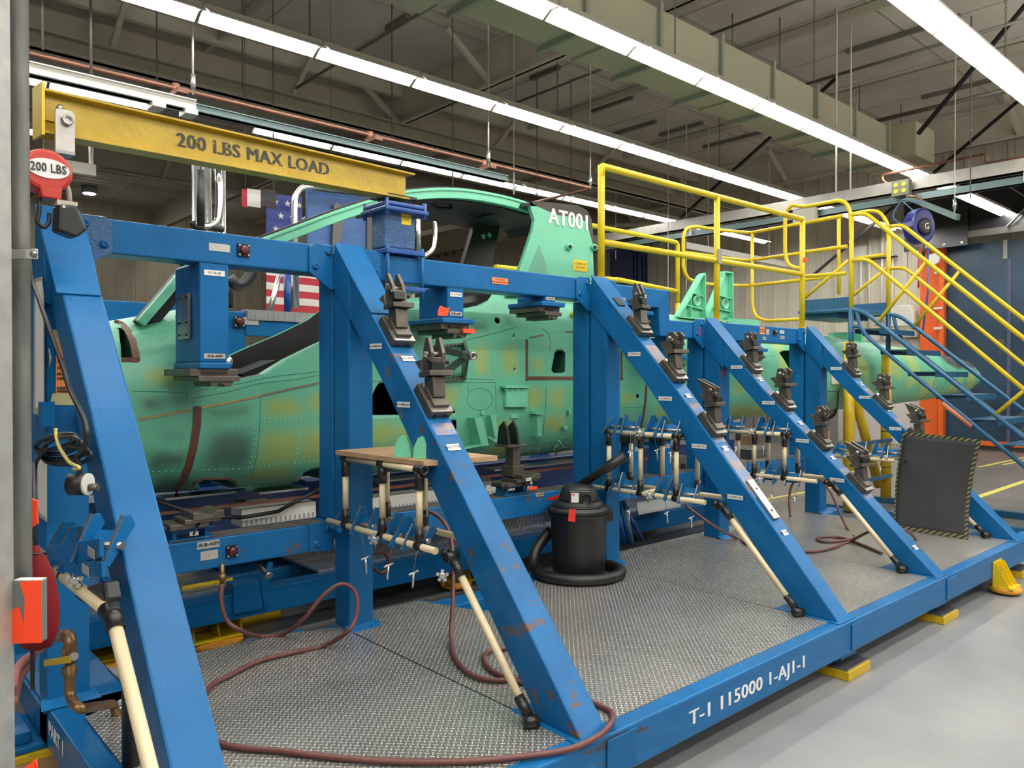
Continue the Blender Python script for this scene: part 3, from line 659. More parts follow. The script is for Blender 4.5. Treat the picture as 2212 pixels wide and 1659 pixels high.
# ---- yellow shim feet under the base
def foot(x, y, nm='foot_pad', s=.13):
    f = MB().box((x-s*.7,y-.07,.115-.03), (x+s*.7,y+.09,.115)).box((x-s*.5,y-.03,.05), (x+s*.5,y+.09,.12)).build('levelling_foot', blue, fx, .004)
    MB().box((x-s,y-.13,.0), (x+s,y+.12,.05)).build('yellow_block', yelold, f, .004)
    MB().box((x-s*.98,y-.12,.05), (x+s*.98,y+.11,.06)).build('shim_plate', steelb, f)
for x, y in ((4.13,1.95),(5.50,1.96),(7.2,1.97),(2.1,1.99),(1.0,3.4)): foot(x, y)
f = MB().box((.47,3.62,.075), (.72,4.0,.10)).box((.50,3.66,.10), (.64,3.9,.15)).build('levelling_foot', blue, fx, .006)
MB().box((.45,3.6,0), (.74,4.02,.045)).build('wood_block', wood, f); MB().box((.45,3.6,.045), (.74,4.02,.075)).build('yellow_block', yelold, f, .003)
MB().cyl((.50,3.96,.1), (.50,3.96,.14), .018).build('jack_screw', blackm, f)
f = MB().box((.70,2.55,.10), (.92,2.75,.26)).build('bracket_box', blue, fx, .005); MB().box((.69,2.56,.08), (.70,2.74,.25)).build('end_plate', alu, f)
# yellow air-caster brackets on orange turntables
def caster(x, y, z=0.02, rot=0, s=1.0, par=None, lab=None):
    par = par or fx; c, sn = math.cos(rot), math.sin(rot)
    T = lambda a, b_, h: V((x+(a*c-b_*sn)*s, y+(a*sn+b_*c)*s, z+h*s))
    b_ = MB(); b_.prism([T(-.15,0,.0),T(.15,0,0),T(.15,0,.30),T(-.15,0,.30)], T(0,.012,0)-T(0,0,0))
    b_.prism([T(-.16,0,0),T(.16,0,0),T(.16,-.2,0),T(-.16,-.2,0)], (0,0,.012))
    for a in (-.145,0,.135): b_.prism([T(a,0,.01),T(a,-.17,.01),T(a,-.03,.28),T(a,0,.28)], T(.01,0,0)-T(0,0,0))
    o = b_.build('caster_bracket', yellow, par)
    MB().lathe([(.15*s,-.02),(.17*s,-.01),(.17*s,.02),(.1*s,.03)], T(0,-.08,-.03), 28).build('turntable', orangeplate, o)
    MB().lathe([(.125*s,-.012),(.125*s,.0)], T(0,-.08,-.05), 24).build('turntable_base', greyd, o)
    for a in (-.07,.06):
        MB().lathe([(.02*s,0),(.02*s,.006),(.008*s,.03)], T(a,-.004,.2), 10, T(0,-1,0)-T(0,0,0)).build('caster_bolt', blackm, o)
    return o
caster(6.50, 1.85, .05, 0, .62)
# ---- stencilled markings
text('PART 1', .075, wink, (.668,3.36,.21), (0,-1,0), ZA, fx, bold=.002)
text('-1', .07, wink, (.668,3.80,.30), (0,-1,0), ZA, fx, bold=.002)
MB().box((.66,3.52,.255), (.672,4.3,.265)).build('pipe_ledge', blue, fx)
text2('T-1 115000 1-AJ1-1', .085, wtape, (3.13,1.8585,.195), XA, ZA, fx, .003, sx=1.32)
# ---- labels on the rails and braces
def rlabel(px, py, w, h, body, m=platem, Y=None, bm=None, size=None, **k):
    c = onY(px, py, (Y or YR)-.001); return plate_on(c, XA, ZA, w, h, m, fx, body=body, bm=bm, size=size, **k)
rlabel(474, 535, .10, .036, '', platem); 
rlabel(1080, 607, .135, .04, 'CAUTION!\nBUMP HAZARD BELOW', orsign, label='orange caution sign')
rlabel(1390, 640, .065, .024, 'FS 186.00', white, size=.013); rlabel(1390, 652, .065, .022, 'SUB-ASSY', platem, size=.013); rlabel(1346, 646, .05, .022, 'CLAMP 1', platem, size=.011)
rlabel(1646, 714, .085, .07, 'CAUTION\nBUMP HAZARD', orsign, size=.014); rlabel(1658, 717, .055, .05, '', platem); rlabel(1689, 717, .075, .028, 'FS 300', white, size=.016); rlabel(1690, 729, .075, .028, 'SUB-ASSY', platem, size=.014); rlabel(1651, 731, .06, .03, 'CLAMP', platem, size=.012)
def socket(px, py, Y, s=.055, par=None):
    c = onY(px, py, Y); o = MB().box((c.x-s/2,Y-.012,c.z-s/2), (c.x+s/2,Y,c.z+s/2)).build('target_plate', blackm, par or fx)
    MB().lathe([(.36*s,0),(.36*s,.012),(.2*s,.018)], (c.x,Y-.012,c.z), 14, (0,-1,0)).build('target_cap', maroon, o)
    for a in (-1,1):
        for b_ in (-1,1): MB().lathe([(.08*s,0),(.08*s,.006)], (c.x+a*s*.38,Y-.012,c.z+b_*s*.38), 8, (0,-1,0)).build('screw', platem, o)
socket(525, 541, YR, .06); socket(1673, 719, YR, .05)
socket(500, 1190, YR, .055)
rlabel(450, 1176, .105, .034, '-SUB-ASSY', platem, size=.021, bold=.001); rlabel(452, 1199, .082, .042, '|', platem, size=.02)
rlabel(1166, 1068, .075, .026, 'SUB-ASSY', platem, size=.014)
MB().prism([onY(1180,1076,YR)-YA*.001, onY(1208,1068,YR)-YA*.001, onY(1205,1078,YR)-YA*.001, onY(1185,1082,YR)-YA*.001], (0,-.0008,0)).build('rust_spot', redp, fx)
def blabel(px, py, i, body, w=.105, h=.026):
    c = onX(px, py, PX[i]-.0005+(.015 if i == 0 else 0)); plate_on(c, -YA, ZA, w, h, white, fx, body=body, size=.0135)
for px, py, i, b_ in ((812,748,1,'T-0111115000-1AJ1-1-D'),(872,874,1,'T-0111115000-1AJ1-1-C'),(1370,765,2,'T-0111115000-1AJ1-1-H'),(1437,861,2,'T-0111115000-1AJ1-1-F'),(1510,964,2,'T-0111115000-1AJ1-1-E'),(1588,1074,2,'T-0111115000-1AJ1-1-D'),
      (1591,793,3,'T-0111115000-1AJ1-1-M'),(1660,870,3,'T-0111115000-1AJ1-1-K'),(1733,952,3,'T-0111115000-1AJ1-1-J'),(1808,1037,3,'T-0111115000-1AJ1-1-G'),(1806,796,4,'T-0111115000-1AJ1-1-R'),(1868,858,4,'T-0111115000-1AJ1-1-P'),(1934,926,4,'T-0111115000-1AJ1-1-N')):
    blabel(px, py, i, b_)
def toplabel(i, y, w=.075, h=.03, body='NO STEP', xo=0):
    A, t, n = on_brace(i, y, .002); o = plate_on(A+XA*xo, XA, t, w, h, white, fx, body=body, size=.02)
for i, y in ((1,3.09),(1,2.735),(2,2.90),(2,2.63),(2,2.24),(2,3.45),(3,3.2),(3,2.87),(3,2.62),(3,2.42),(3,2.05),(4,3.16),(4,2.92),(4,2.66),(4,2.3)): toplabel(i, y, .07 if i == 1 else .055, .034, 'NO STEP' if i < 2 else 'NO STEP')
A, t, n = on_brace(2, 3.485, .0); MB().obox(A+n*.012, XA*.035, t*.04, n*.012).build('rubber_bumper', blackm, fx, .003)
A, t, n = on_brace(2, 2.385, .0); o = MB().obox(A+n*.008, XA*.035, t*.135, n*.008).build('flat_bar', steelb, fx, .002); 
for q in (-.08,.07): MB().lathe([(.007,0),(.006,.002)], A+n*.017+t*q, 8, n).build('hole', blackm, o)
# ---- locator clamps bolted to the braces
def locator(i, y, tilt=0.0, kind=0, s=1.0):
    yw_ = random.uniform(-.45, .45)
    A, t, n = on_brace(i, y, 0)
    o = MB().obox(A+n*.022, XA*.062, t*.085, n*.022).obox(A+n*.052-t*.01, XA*.045, t*.05, n*.012).build('locator_clamp', steel, fx, .003)
    MB().obox(A+n*.0455-t*.05, XA*.058, t*.034, n*.0012).build('ground_face', steelb, o)
    MB().obox(A+n*.046+t*.072, XA*.040, t*.014, n*.002).build('white_tab', alu, o)
    for q in (-.03,.03): MB().lathe([(.008,0),(.008,.003)], A+n*.014-t*.0855+XA*q, 8, -t).build('cap_screw', blackm, o)
    XK = V((math.cos(yw_), math.sin(yw_), 0))
    B = A+n*.062; u = V((0,.12,1)).normalized(); w = V((0,1,-.12)).normalized()
    MB().prism([B+XA*-.034+w*-.035-n*.02, B+XA*.034+w*-.035-n*.02, B+XA*.034+w*.03+u*.0-n*.02, B+XA*-.034+w*.03-n*.02], u*.095).build('riser_block', steel, o, .003)
    Cc = B+u*.085
    MB().obox(Cc+u*.012, XK*.055, w*.045, u*.012).build('slide_plate', steel, o, .002)
    D = Cc+u*.02+w*.015
    R = Matrix.Rotation(tilt, 3, 'X'); uu = R @ V((0,.25,1)).normalized(); ww = R @ V((0,1,-.25)).normalized()
    MB().obox(D+uu*.035, XK*.04, ww*.028, uu*.035).build('clamp_body', steel, o, .003)
    for sx in (-.026,.026):
        if kind == 0: poly = [(-.03,.03),(-.035,.09),(-.008,.16),(.012,.16),(.03,.10),(.03,.03)]
        elif kind == 1: poly = [(-.03,.03),(-.05,.10),(-.02,.125),(.02,.12),(.035,.05)]
        else: poly = [(-.03,.03),(-.03,.10),(.02,.12),(.10,.15),(.05,.06),(.03,.03)]
        MB().prism([D+XK*(sx-.008)+ww*a+uu*b_ for a, b_ in poly], XK*.016).build('jaw_plate', steel, o, .0015)
    MB().cyl(D+uu*.085-XK*.05, D+uu*.085+XK*.05, .012, seg=10).build('pivot_pin', steelb, o)
    MB().cyl(D+uu*.05-XK*.04-ww*.02, D+uu*.075-XK*.085-ww*.075, .007, seg=8).build('handle_pin', steel, o)
    MB().prism([D-XK*.05+ww*.02+uu*.0, D-XK*.05+ww*.07+uu*.05, D-XK*.05+ww*.02+uu*.06], XK*.10).build('wedge_block', steel, o, .002)
    MB().cyl(D+uu*.05+XK*.04, D+uu*.05+XK*.07, .014, seg=6).build('hex_nut', blackm, o)
    MB().obox(D+uu*.03-ww*.045-XK*.015, XK*.03, ww*.012, uu*.02).build('side_block', blackm, o, .002)
for i, y, k, tl in ((1,3.20,0,0),(1,2.90,0,.25),(2,3.31,0,.15),(2,3.03,1,.3),(2,2.74,2,.3),(3,3.30,1,.1),(3,3.02,1,.2),(3,2.73,1,.3),(3,2.44,2,.35),(4,3.27,1,.1),(4,2.98,1,.2),(4,2.68,2,.3),(4,2.42,1,.3)): locator(i, y, tl, k)
# ---- hanging columns under the top rail
def hang_col(x0, x1, zb, yb=3.95, lab1=None, lab2=None, flange=True, zt=2.14):
    o = MB().box((x0,YR+.005,zb), (x1,yb,zt)).build('hanging_column', blue, fx, .008)
    xm = (x0+x1)/2
    if flange: MB().box((x0-.06,YR-.03,zb-.03), (x1+.06,yb+.03,zb)).build('flange', blue, o, .006); zz = zb-.03
    else: MB().box((x0-.006,YR-.01,zb-.03), (x1+.006,yb+.01,zb)).build('base_cap', blue, o, .006); zz = zb-.03
    MB().box((x0-.045,YR+.01,zz-.035), (x1+.045,yb+.03,zz)).build('tool_plate', steel, o, .002)
    MB().box((x0-.01,YR-.01,zz-.06), (x1+.045,yb,zz-.035)).build('tool_plate', steel, o, .002)
    MB().prism([(xm-.02,YR,zz-.06),(x1+.02,YR,zz-.06),(x1+.005,YR,zz-.085),(x1-.02,YR,zz-.085),(x1-.035,YR,zz-.07),(x1-.055,YR,zz-.07),(x1-.065,YR,zz-.085),(xm-.02,YR,zz-.085)], (0,.22,0)).build('vee_block', steel, o)
    MB().box((x0+.01,YR-.003,zz-.022), (x1-.01,YR+.01,zz-.012)).build('slot', blackm, o)
    if lab1: plate_on((xm,YR+.004,zt-.05), XA, ZA, (x1-x0)*.7, .026, white, o, body=lab1, size=.016)
    if lab2: plate_on((xm,YR+.004,zb+.03), XA, ZA, (x1-x0)*.72, .024, platem, o, body=lab2, size=.016, bold=.0008)
    return o
h1 = hang_col(1.335, 1.475, 1.665, 4.02, 'FS 58.68', '-SUB-ASSY', False)
MB().box((1.33,3.79,1.78), (1.318,3.93,2.0)).build('x', steelb, h1).name = 'side_pad'
m_ = MB()
for y in (3.81,3.91):
    for z in (1.80,1.98,1.86): m_.lathe([(.006,0),(.006,.006)], (1.318,y,z), 8, (-1,0,0))
m_.build('pad_screws', blackm, h1)
MB().lathe([(.02,0),(.025,.01),(.01,.02)], (1.475,3.70,1.67), 7, (.5,-1,0)).build('lock_knob', alu, h1)
h2 = hang_col(2.79, 2.915, 1.945, 3.98, 'FS 115.504', '-SUB-ASSY')
MB().prism([(2.70,3.66,1.955),(2.77,3.66,1.955),(2.79,3.66,2.01),(2.77,3.66,2.0),(2.72,3.66,2.015),(2.705,3.66,1.99)], (0,.004,0)).build('orange_tape', ortape, h2)
MB().box((2.88,3.645,1.86), (2.97,3.655,1.885)).build('orange_tape', ortape, h2)
h3 = hang_col(3.60, 3.70, 2.095, 3.96, None, None); plate_on((3.65,YR+.004,2.118), XA, ZA, .08, .02, platem, h3, body='SUB-ASSY', size=.013)
h4 = hang_col(4.53, 4.66, 2.09, 3.95, None, None)
h5 = hang_col(4.98, 5.10, 1.765, 3.95, 'FS 186.00', 'SUB-ASSY', True, 1.91); MB().prism([onY(1455,756,3.66), onY(1464,752,3.66), onY(1461,775,3.66), onY(1453,778,3.66)], (0,.004,0)).build('orange_tape', ortape, h5)
h6 = hang_col(6.2, 6.32, 1.85, 3.95, None, None, True, 1.91)
# ---- lower supports standing on the lower rail
def low_tool(x, z=.832, w=.17, lab=None, tall=0):
    o = MB().box((x-w*.6,YR+.02,z), (x+w*.6,YR+.14,z+.008)).box((x-w*.5,YR+.03,z), (x-w*.38,YR+.13,z+.05)).box((x+w*.38,YR+.03,z), (x+w*.5,YR+.13,z+.05)).box((x-w*.6,YR-.0,z+.05), (x+w*.6,YR+.16,z+.06)).build('support_stand', blue, fx, .003)
    MB().box((x-w*.65,YR-.02,z+.06), (x+w*.4,YR+.14,z+.085)).box((x-w*.3,YR-.04,z+.085), (x+w*.7,YR+.12,z+.105)).build('tool_slide', steel, o, .003)
    MB().prism([(x-w*.1,YR-.05,z+.10),(x+w*.75,YR-.05,z+.10),(x+w*.75,YR-.05,z+.135),(x+w*.55,YR-.05,z+.135),(x+w*.4,YR-.05,z+.115),(x+w*.2,YR-.05,z+.115),(x+w*.05,YR-.05,z+.135),(x-w*.1,YR-.05,z+.135)], (0,.18,0)).build('vee_block', steel, o, .002)
    MB().lathe([(.02,0),(.022,.03),(.01,.035)], (x-w*.85,YR,z+.07), 10, (0,-1,0)).build('knob', blackm, o)
    MB().cyl((x+.02,YR-.02,z+.08), (x-.02,YR-.06,z+.04), .006, seg=6).build('lever', blackm, o)
    return o
low_tool(1.30); 
plate_on((1.31,YR+.019,.86), XA, ZA, .04, .02, white, fx)
t2 = low_tool(3.37, .832, .19)
MB().box((3.33,3.70,.95), (3.43,3.82,1.02)).box((3.35,3.72,1.02), (3.41,3.80,1.14)).box((3.29,3.70,1.14), (3.45,3.84,1.155)).build('riser_block', steel, t2, .003)
for xx in (3.31,3.39): MB().prism([(xx,3.72,1.15),(xx,3.84,1.15),(xx,3.82,1.27),(xx,3.77,1.31),(xx,3.74,1.26)], (.016,0,0)).build('jaw_plate', blackm, t2, .002)
plate_on((3.40,YR-.05,.935), XA, ZA, .045, .018, white, t2, body='SUB-ASSY', size=.008)
MB().box((3.40,3.62,.868), (3.47,3.63,.885)).build('orange_tape', ortape, t2)
for x in (4.6,4.95):
    o = MB().prism([(x-.07,3.70,.83),(x+.07,3.70,.83),(x+.055,3.70,1.10),(x-.055,3.70,1.10)], (0,.13,0)).build('pedestal', blue, fx, .006)
    MB().box((x-.13,3.66,1.14), (x+.13,3.86,1.18)).box((x-.10,3.68,1.10), (x+.10,3.84,1.14)).build('tool_plate', steel, o, .003)
    plate_on((x,3.70,1.05), XA, ZA, .08, .028, platem, o, body='SUB-ASSY', size=.014)
# ---- jib column on the top rail
jc = MB().box((2.355,3.69,2.32), (2.565,3.83,2.54)).build('jib_column', bluetex, fx, .012)
MB().box((2.34,3.64,2.285), (2.60,3.88,2.312)).build('clamp_plate', blue2, jc, .004); MB().box((2.34,3.64,2.08), (2.60,3.88,2.105)).build('clamp_plate', blue2, jc, .004)
for x in (2.355,2.585):
    for y in (3.655,3.865): MB().cyl((x,y,2.04), (x,y,2.33), .010, seg=8).build('clamp_rod', blue, jc)
MB().box((2.325,3.63,2.52), (2.62,3.90,2.545)).box((2.335,3.64,2.55), (2.61,3.89,2.575)).build('top_flange', blue2, jc, .008)
for x in (2.345,2.60):
    for y in (3.65,3.88): MB().cyl((x,y,2.495), (x,y,2.59), .012, seg=8).build('flange_bolt', blue2, jc)
MB().cyl((2.46,3.765,2.575), (2.46,3.765,2.62), .085, seg=20).box((2.36,3.68,2.61), (2.57,3.85,2.625)).build('swivel', blackm, jc)
plate_on((2.50,3.6895,2.50), XA, ZA, .065, .075, yink, jc, body='MAX LOAD\n200 LBS', size=.011)
# ================================================================== THE HELICOPTER FUSELAGE
YC = 4.65
FS = [(.80,1.66,1.15,.20,2.2),(.84,1.76,1.05,.36,2.2),(.90,1.82,1.0,.45,2.4),(1.0,1.86,.97,.50,2.6),(1.35,1.94,.95,.54,2.8),(1.7,2.02,.94,.55,3),(2.3,2.2,.93,.55,3.2),(3.0,2.3,.94,.56,3.2),(3.6,2.33,.955,.57,3.0),(4.5,2.33,.965,.57,2.8),
      (4.8,2.22,.98,.56,2.7),(6.0,2.2,1.08,.54,2.6),(7.0,2.18,1.12,.50,2.4),(7.7,2.15,1.14,.46,2.2),(9.0,2.12,1.16,.42,2.05),(11.0,2.05,1.18,.38,2),(13.0,1.97,1.25,.33,2),(14.2,1.88,1.32,.28,2),(14.8,1.74,1.42,.17,2),(14.92,1.62,1.52,.05,2)]
def fsec(x):
    x = min(max(x, FS[0][0]), FS[-1][0])
    for a, b_ in zip(FS, FS[1:]):
        if a[0] <= x <= b_[0]:
            t = (x-a[0])/(b_[0]-a[0]); t = t*t*(3-2*t) if x < 1.0 or x > 14 else t
            return [p+(q-p)*t for p, q in zip(a[1:], b_[1:])]
def yside(x, z):
    zt, zb, hw, n = fsec(x); zc, hz = (zt+zb)/2, (zt-zb)/2
    q = min(abs((z-zc)/hz), .999); return YC-hw*(1-q**n)**(1/n)
def onS(px, py, off=0.0):      # a direction meets the near side of the fuselage
    Y = 4.12
    for _ in range(14): p = onY(px, py, Y); Y = .5*Y+.5*yside(p.x, p.z)
    return onY(px, py, Y-off)
GR, YE, GY, DK = V((.165,.56,.36)), V((.40,.50,.13)), V((.075,.16,.115)), V((.045,.05,.045))
PATCH = []
def patch(x0, y0, x1, y1, c, a=1.0, s=.25):
    A = onS(x0, y0); B = onS(x1, y1); PATCH.append((min(A.x,B.x), max(A.x,B.x), min(A.z,B.z), max(A.z,B.z), c, a, s))
for r in ((312,798,386,830),(578,861,649,898),(567,934,638,1002),(547,1017,621,1031),(668,852,700,892),(657,926,700,994),(1027,747,1055,808),(1085,752,1116,805),(1152,772,1172,802),(950,838,986,877),(1138,841,1169,877),(1188,841,1216,877),(1074,910,1105,941),(1182,897,1213,930),(1060,963,1086,983),(805,916,853,958),(864,919,891,960),(1345,850,1368,872),(1420,885,1445,900),(1588,826,1602,850),(1578,880,1596,900),(1606,880,1640,905)): patch(*r, YE, .85)
for r, a in (((451,934,536,1008),.95),((326,980,400,1011),.9),((338,1031,391,1062),.9),((451,880,544,898),.6),((309,861,343,883),.8),((349,932,400,946),.4),((343,858,400,870),.45),((1016,689,1055,719),.75),((1088,683,1108,703),.6),((883,683,922,739),.8),((500,1020,540,1030),.3)): patch(*r, GY, a)
def sm(t): t = min(max(t, 0), 1); return t*t*(3-2*t)
from mathutils import noise
def paint_at(x, y, z):
    c = GR.copy()
    if y < YC:
        for x0, x1, z0, z1, pc, a, s in PATCH:
            w = min((x1-x0), (z1-z0))*s+.018
            jx = noise.noise(V((x*9, z*9, 1)))*.02; jz = noise.noise(V((x*9, z*9, 5)))*.02
            m = sm((x+jx-x0+w)/(2*w))*sm((x1+w-x-jx)/(2*w))*sm((z+jz-z0+w)/(2*w))*sm((z1+w-z-jz)/(2*w))
            if m > 0: c = c.lerp(pc, m*a)
    if x > 7.3:
        n_ = noise.noise(V((x*2.6, y*2, z*3.2))); c = c.lerp(YE*1.15, sm((n_-.12)*5)*.75)
        if x > 12.6:
            top = 1.66+(x-12.6)*.02; c = c.lerp(V((.07,.07,.065)), sm((z-top-.12*(1-sm((x-12.6)/.8)))*14)*sm((x-12.7)*5))
    return c
fl = thing('helicopter_fuselage', 'light green primed helicopter fuselage held in the blue fixture', 'helicopter', (4,YC,.95))
def build_skin():
    xs = []; x = FS[0][0]
    while x < 7.6: xs.append(x); x += .026
    while x < 14.92: xs.append(x); x += .06
    xs.append(14.92); NA = 132; vs = []; cols = []
    for x in xs:
        zt, zb, hw, n = fsec(x); zc, hz = (zt+zb)/2, (zt-zb)/2
        for k in range(NA):
            a = 2*PI*k/NA; ca, sa = math.cos(a), math.sin(a)
            r = (abs(ca)**n+abs(sa)**n)**(-1/n); y = YC+ca*r*hw; z = zc+sa*r*hz
            vs.append((x,y,z)); cols.append(paint_at(x, y, z))
    fs = []; M = len(xs)
    for i in range(M-1):
        for k in range(NA): fs.append((i*NA+k, (i+1)*NA+k, (i+1)*NA+(k+1) % NA, i*NA+(k+1) % NA))
    fs.append(tuple(range(NA))); fs.append(tuple(range(M*NA-1, (M-1)*NA-1, -1)))
    me = bpy.data.meshes.new('skin'); me.from_pydata(vs, [], fs); me.update()
    at = me.color_attributes.new('paint', 'FLOAT_COLOR', 'POINT')
    at.data.foreach_set('color', [c for col in cols for c in (*col, 1)])
    me.polygons.foreach_set('use_smooth', [True]*(len(fs)-2)+[False]*2)
    me.materials.append(fusm); o = bpy.data.objects.new('skin', me); COL.objects.link(o)
    return o
skin = build_skin()
cut = MB()
sill = [(1.59,1.60),(1.70,1.585),(1.83,1.612),(1.97,1.695),(2.16,1.785),(2.40,1.89),(2.62,2.0),(2.74,2.09),(2.80,2.19),(2.95,2.19),(2.97,2.04),(3.2,2.046),(3.41,2.09),(3.5,2.13),(3.58,2.19),(3.62,2.6),(1.5,2.6)]
cut.prism([(x,3.9,z) for x, z in sill], (0,1.5,0))
cut2 = MB().box((1.68,4.17,1.15), (3.5,5.13,2.7))
cut3 = MB(); 
def hole(pts, depth=.35, grow=0): 
    P = [onS(*p) for p in pts]; P = [V((p.x, p.y-.08, p.z)) for p in P]; y0 = min(p.y for p in P); cut3.prism([(p.x, y0, p.z) for p in P], (0,depth+.12,0))
hole([(812,836),(818,828),(835,824),(900,824),(905,897),(800,897),(801,860)])
hole([(1191,800),(1198,763),(1204,757),(1216,757),(1221,763),(1220,802),(1215,806),(1196,806)])
hole([(420,1062),(425,1045),(440,1037),(490,1036),(506,1042),(508,1052),(498,1060),(470,1062)], .5)
hole([(640,1042),(655,1022),(675,1013),(705,1010),(705,1041)], .5)
hole([(968,915),(975,908),(985,908),(986,925),(980,936),(968,936)])
hole([(256,708),(268,712),(281,730),(288,755),(290,772),(262,772),(258,730)], .4)
hole([(1683,762),(1695,757),(1725,757),(1725,900),(1683,900)], .3)
for px, py, r in ((1074,693,.022),(963,889,.011),(980,890,.010),(1377,856,.02),(1109,726,.008),(1120,675,.01),(1112,798,.006)):
    c = onS(px, py); cut3.cyl(c-YA*.1, c+YA*.2, r, seg=16)
def boolean(o, cutter, nm):
    c = cutter.build(nm, dark); md = o.modifiers.new('b', 'BOOLEAN'); md.operation = 'DIFFERENCE'; md.object = c; md.solver = 'EXACT'
    dg = bpy.context.evaluated_depsgraph_get(); me = bpy.data.meshes.new_from_object(o.evaluated_get(dg), preserve_all_data_layers=True, depsgraph=dg)
    o.modifiers.clear(); o.data = me; bpy.data.objects.remove(c)
for c_, nm in ((cut,'c1'),(cut2,'c2'),(cut3,'c3')): boolean(skin, c_, nm)
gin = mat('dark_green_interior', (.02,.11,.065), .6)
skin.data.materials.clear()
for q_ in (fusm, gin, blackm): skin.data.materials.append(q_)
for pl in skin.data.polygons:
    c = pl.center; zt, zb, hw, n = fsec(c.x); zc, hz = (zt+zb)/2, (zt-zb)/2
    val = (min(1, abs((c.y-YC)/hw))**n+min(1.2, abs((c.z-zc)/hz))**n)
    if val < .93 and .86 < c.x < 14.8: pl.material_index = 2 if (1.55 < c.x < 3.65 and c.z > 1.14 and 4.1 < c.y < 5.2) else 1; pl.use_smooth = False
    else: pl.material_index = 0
at = skin.data.color_attributes.get('paint') or skin.data.color_attributes.new('paint', 'FLOAT_COLOR', 'POINT')
at.data.foreach_set('color', [c for v in skin.data.vertices for c in (*paint_at(*v.co), 1)])
skin.parent = fl; skin.matrix_parent_inverse = Matrix.Translation(fl.location).inverted()
# strips and seams laid on the skin
def strip(pts, w, m, nm, off=.002, t=.0025, lab=None, par=None, closed=False):
    P = []
    for a, b_ in zip(pts, pts[1:]):
        n = max(2, int(math.hypot(b_[0]-a[0], b_[1]-a[1])/9))
        for k in range(n): P.append((a[0]+(b_[0]-a[0])*k/n, a[1]+(b_[1]-a[1])*k/n))
    P.append(pts[-1]); Q = [onS(x, y, off) for x, y in P]; mb = MB(); vs = []
    for i, q in enumerate(Q):
        d = (Q[min(i+1, len(Q)-1)]-Q[max(i-1, 0)]).normalized(); s_ = d.cross(YA).normalized()*w/2
        vs += [q-s_, q+s_, q-s_-YA*t, q+s_-YA*t]
    for v in vs[:]: pass
    fs = []
    for i in range(len(Q)-1):
        a, b_ = 4*i, 4*i+4
        fs += [(a+2,a+3,b_+3,b_+2), (a,a+2,b_+2,b_), (a+3,a+1,b_+1,b_+3), (a+1,a,b_,b_+1)]
    mb.add(vs, fs); return mb.build(nm, m, par or fl, 0, lab)
brown = mat('brown_gasket', (.14,.055,.035), .5); tan = mat('tan_tape', (.42,.30,.10), .5, var=.3, vscale=8); gbr = mat('grey_brown_tape', (.20,.17,.14), .5); seamg = mat('dark_seam_green', (.05,.20,.13), .6)  # seamg: darker green for panel seams, cover outline and boom seams
strip([(427,878),(425,920),(418,965),(408,1005),(394,1042),(380,1068)], .042, brown, 'gasket_strip', lab='brown vertical gasket strip')
strip([(300,906),(350,897),(412,885)], .011, tan, 'tape_line'); strip([(435,881),(500,868),(563,855)], .011, tan, 'tape_line'); strip([(563,855),(620,842),(700,825)], .011, gbr, 'tape_line')
strip([(245,697),(262,700),(277,715),(288,740),(293,765),(295,780)], .035, brown, 'gasket_ring'); strip([(262,778),(300,778)], .028, brown, 'gasket_ring')
strip([(412,1062),(420,1042),(440,1033),(490,1033),(506,1038),(512,1050),(503,1062)], .013, brown, 'gasket_ring')
strip([(1138,733),(1138,822)], .021, brown, 'gasket_frame'); strip([(1136,817),(1250,817)], .026, brown, 'gasket_frame'); strip([(1342,758),(1343,818)], .020, brown, 'gasket_frame'); strip([(1334,818),(1346,818)], .022, brown, 'gasket_frame')
strip([(1143,729),(1174,723)], .010, gbr, 'tape_line'); strip([(1222,716),(1245,716)], .008, gbr, 'tape_line')
strip([(1396,832),(1395,860),(1390,900),(1386,925)], .026, brown, 'gasket_strip')
for pts in ([(285,845),(340,846),(404,848),(405,868),(422,868)],[(412,862),(500,845),(560,828),(640,820),(700,808)],[(425,845),(520,828),(600,812),(660,806),(700,800)],[(1000,737),(1060,722),(1120,705)],[(800,823),(930,827),(1070,826),(1072,890)],[(1172,709),(1186,722),(1190,740),(1187,755)],[(563,858),(560,940),(552,1000),(540,1040)],[(1180,835),(1178,890),(1170,960)],[(930,815),(1068,820)],[(1010,826),(1012,850)],[(1336,880),(1380,880),(1400,878)]):
    strip(pts, .0035, seamg, 'panel_seam', .0005, .0012)
# oval access cover outline
strip([(1011+28*math.cos(a)*(1 if abs(math.cos(a))<.9 else .97)+25, 862+24*math.sin(a)) for a in [k*PI/12 for k in range(25)]], .0035, seamg, 'cover_outline', .0005, .0012)
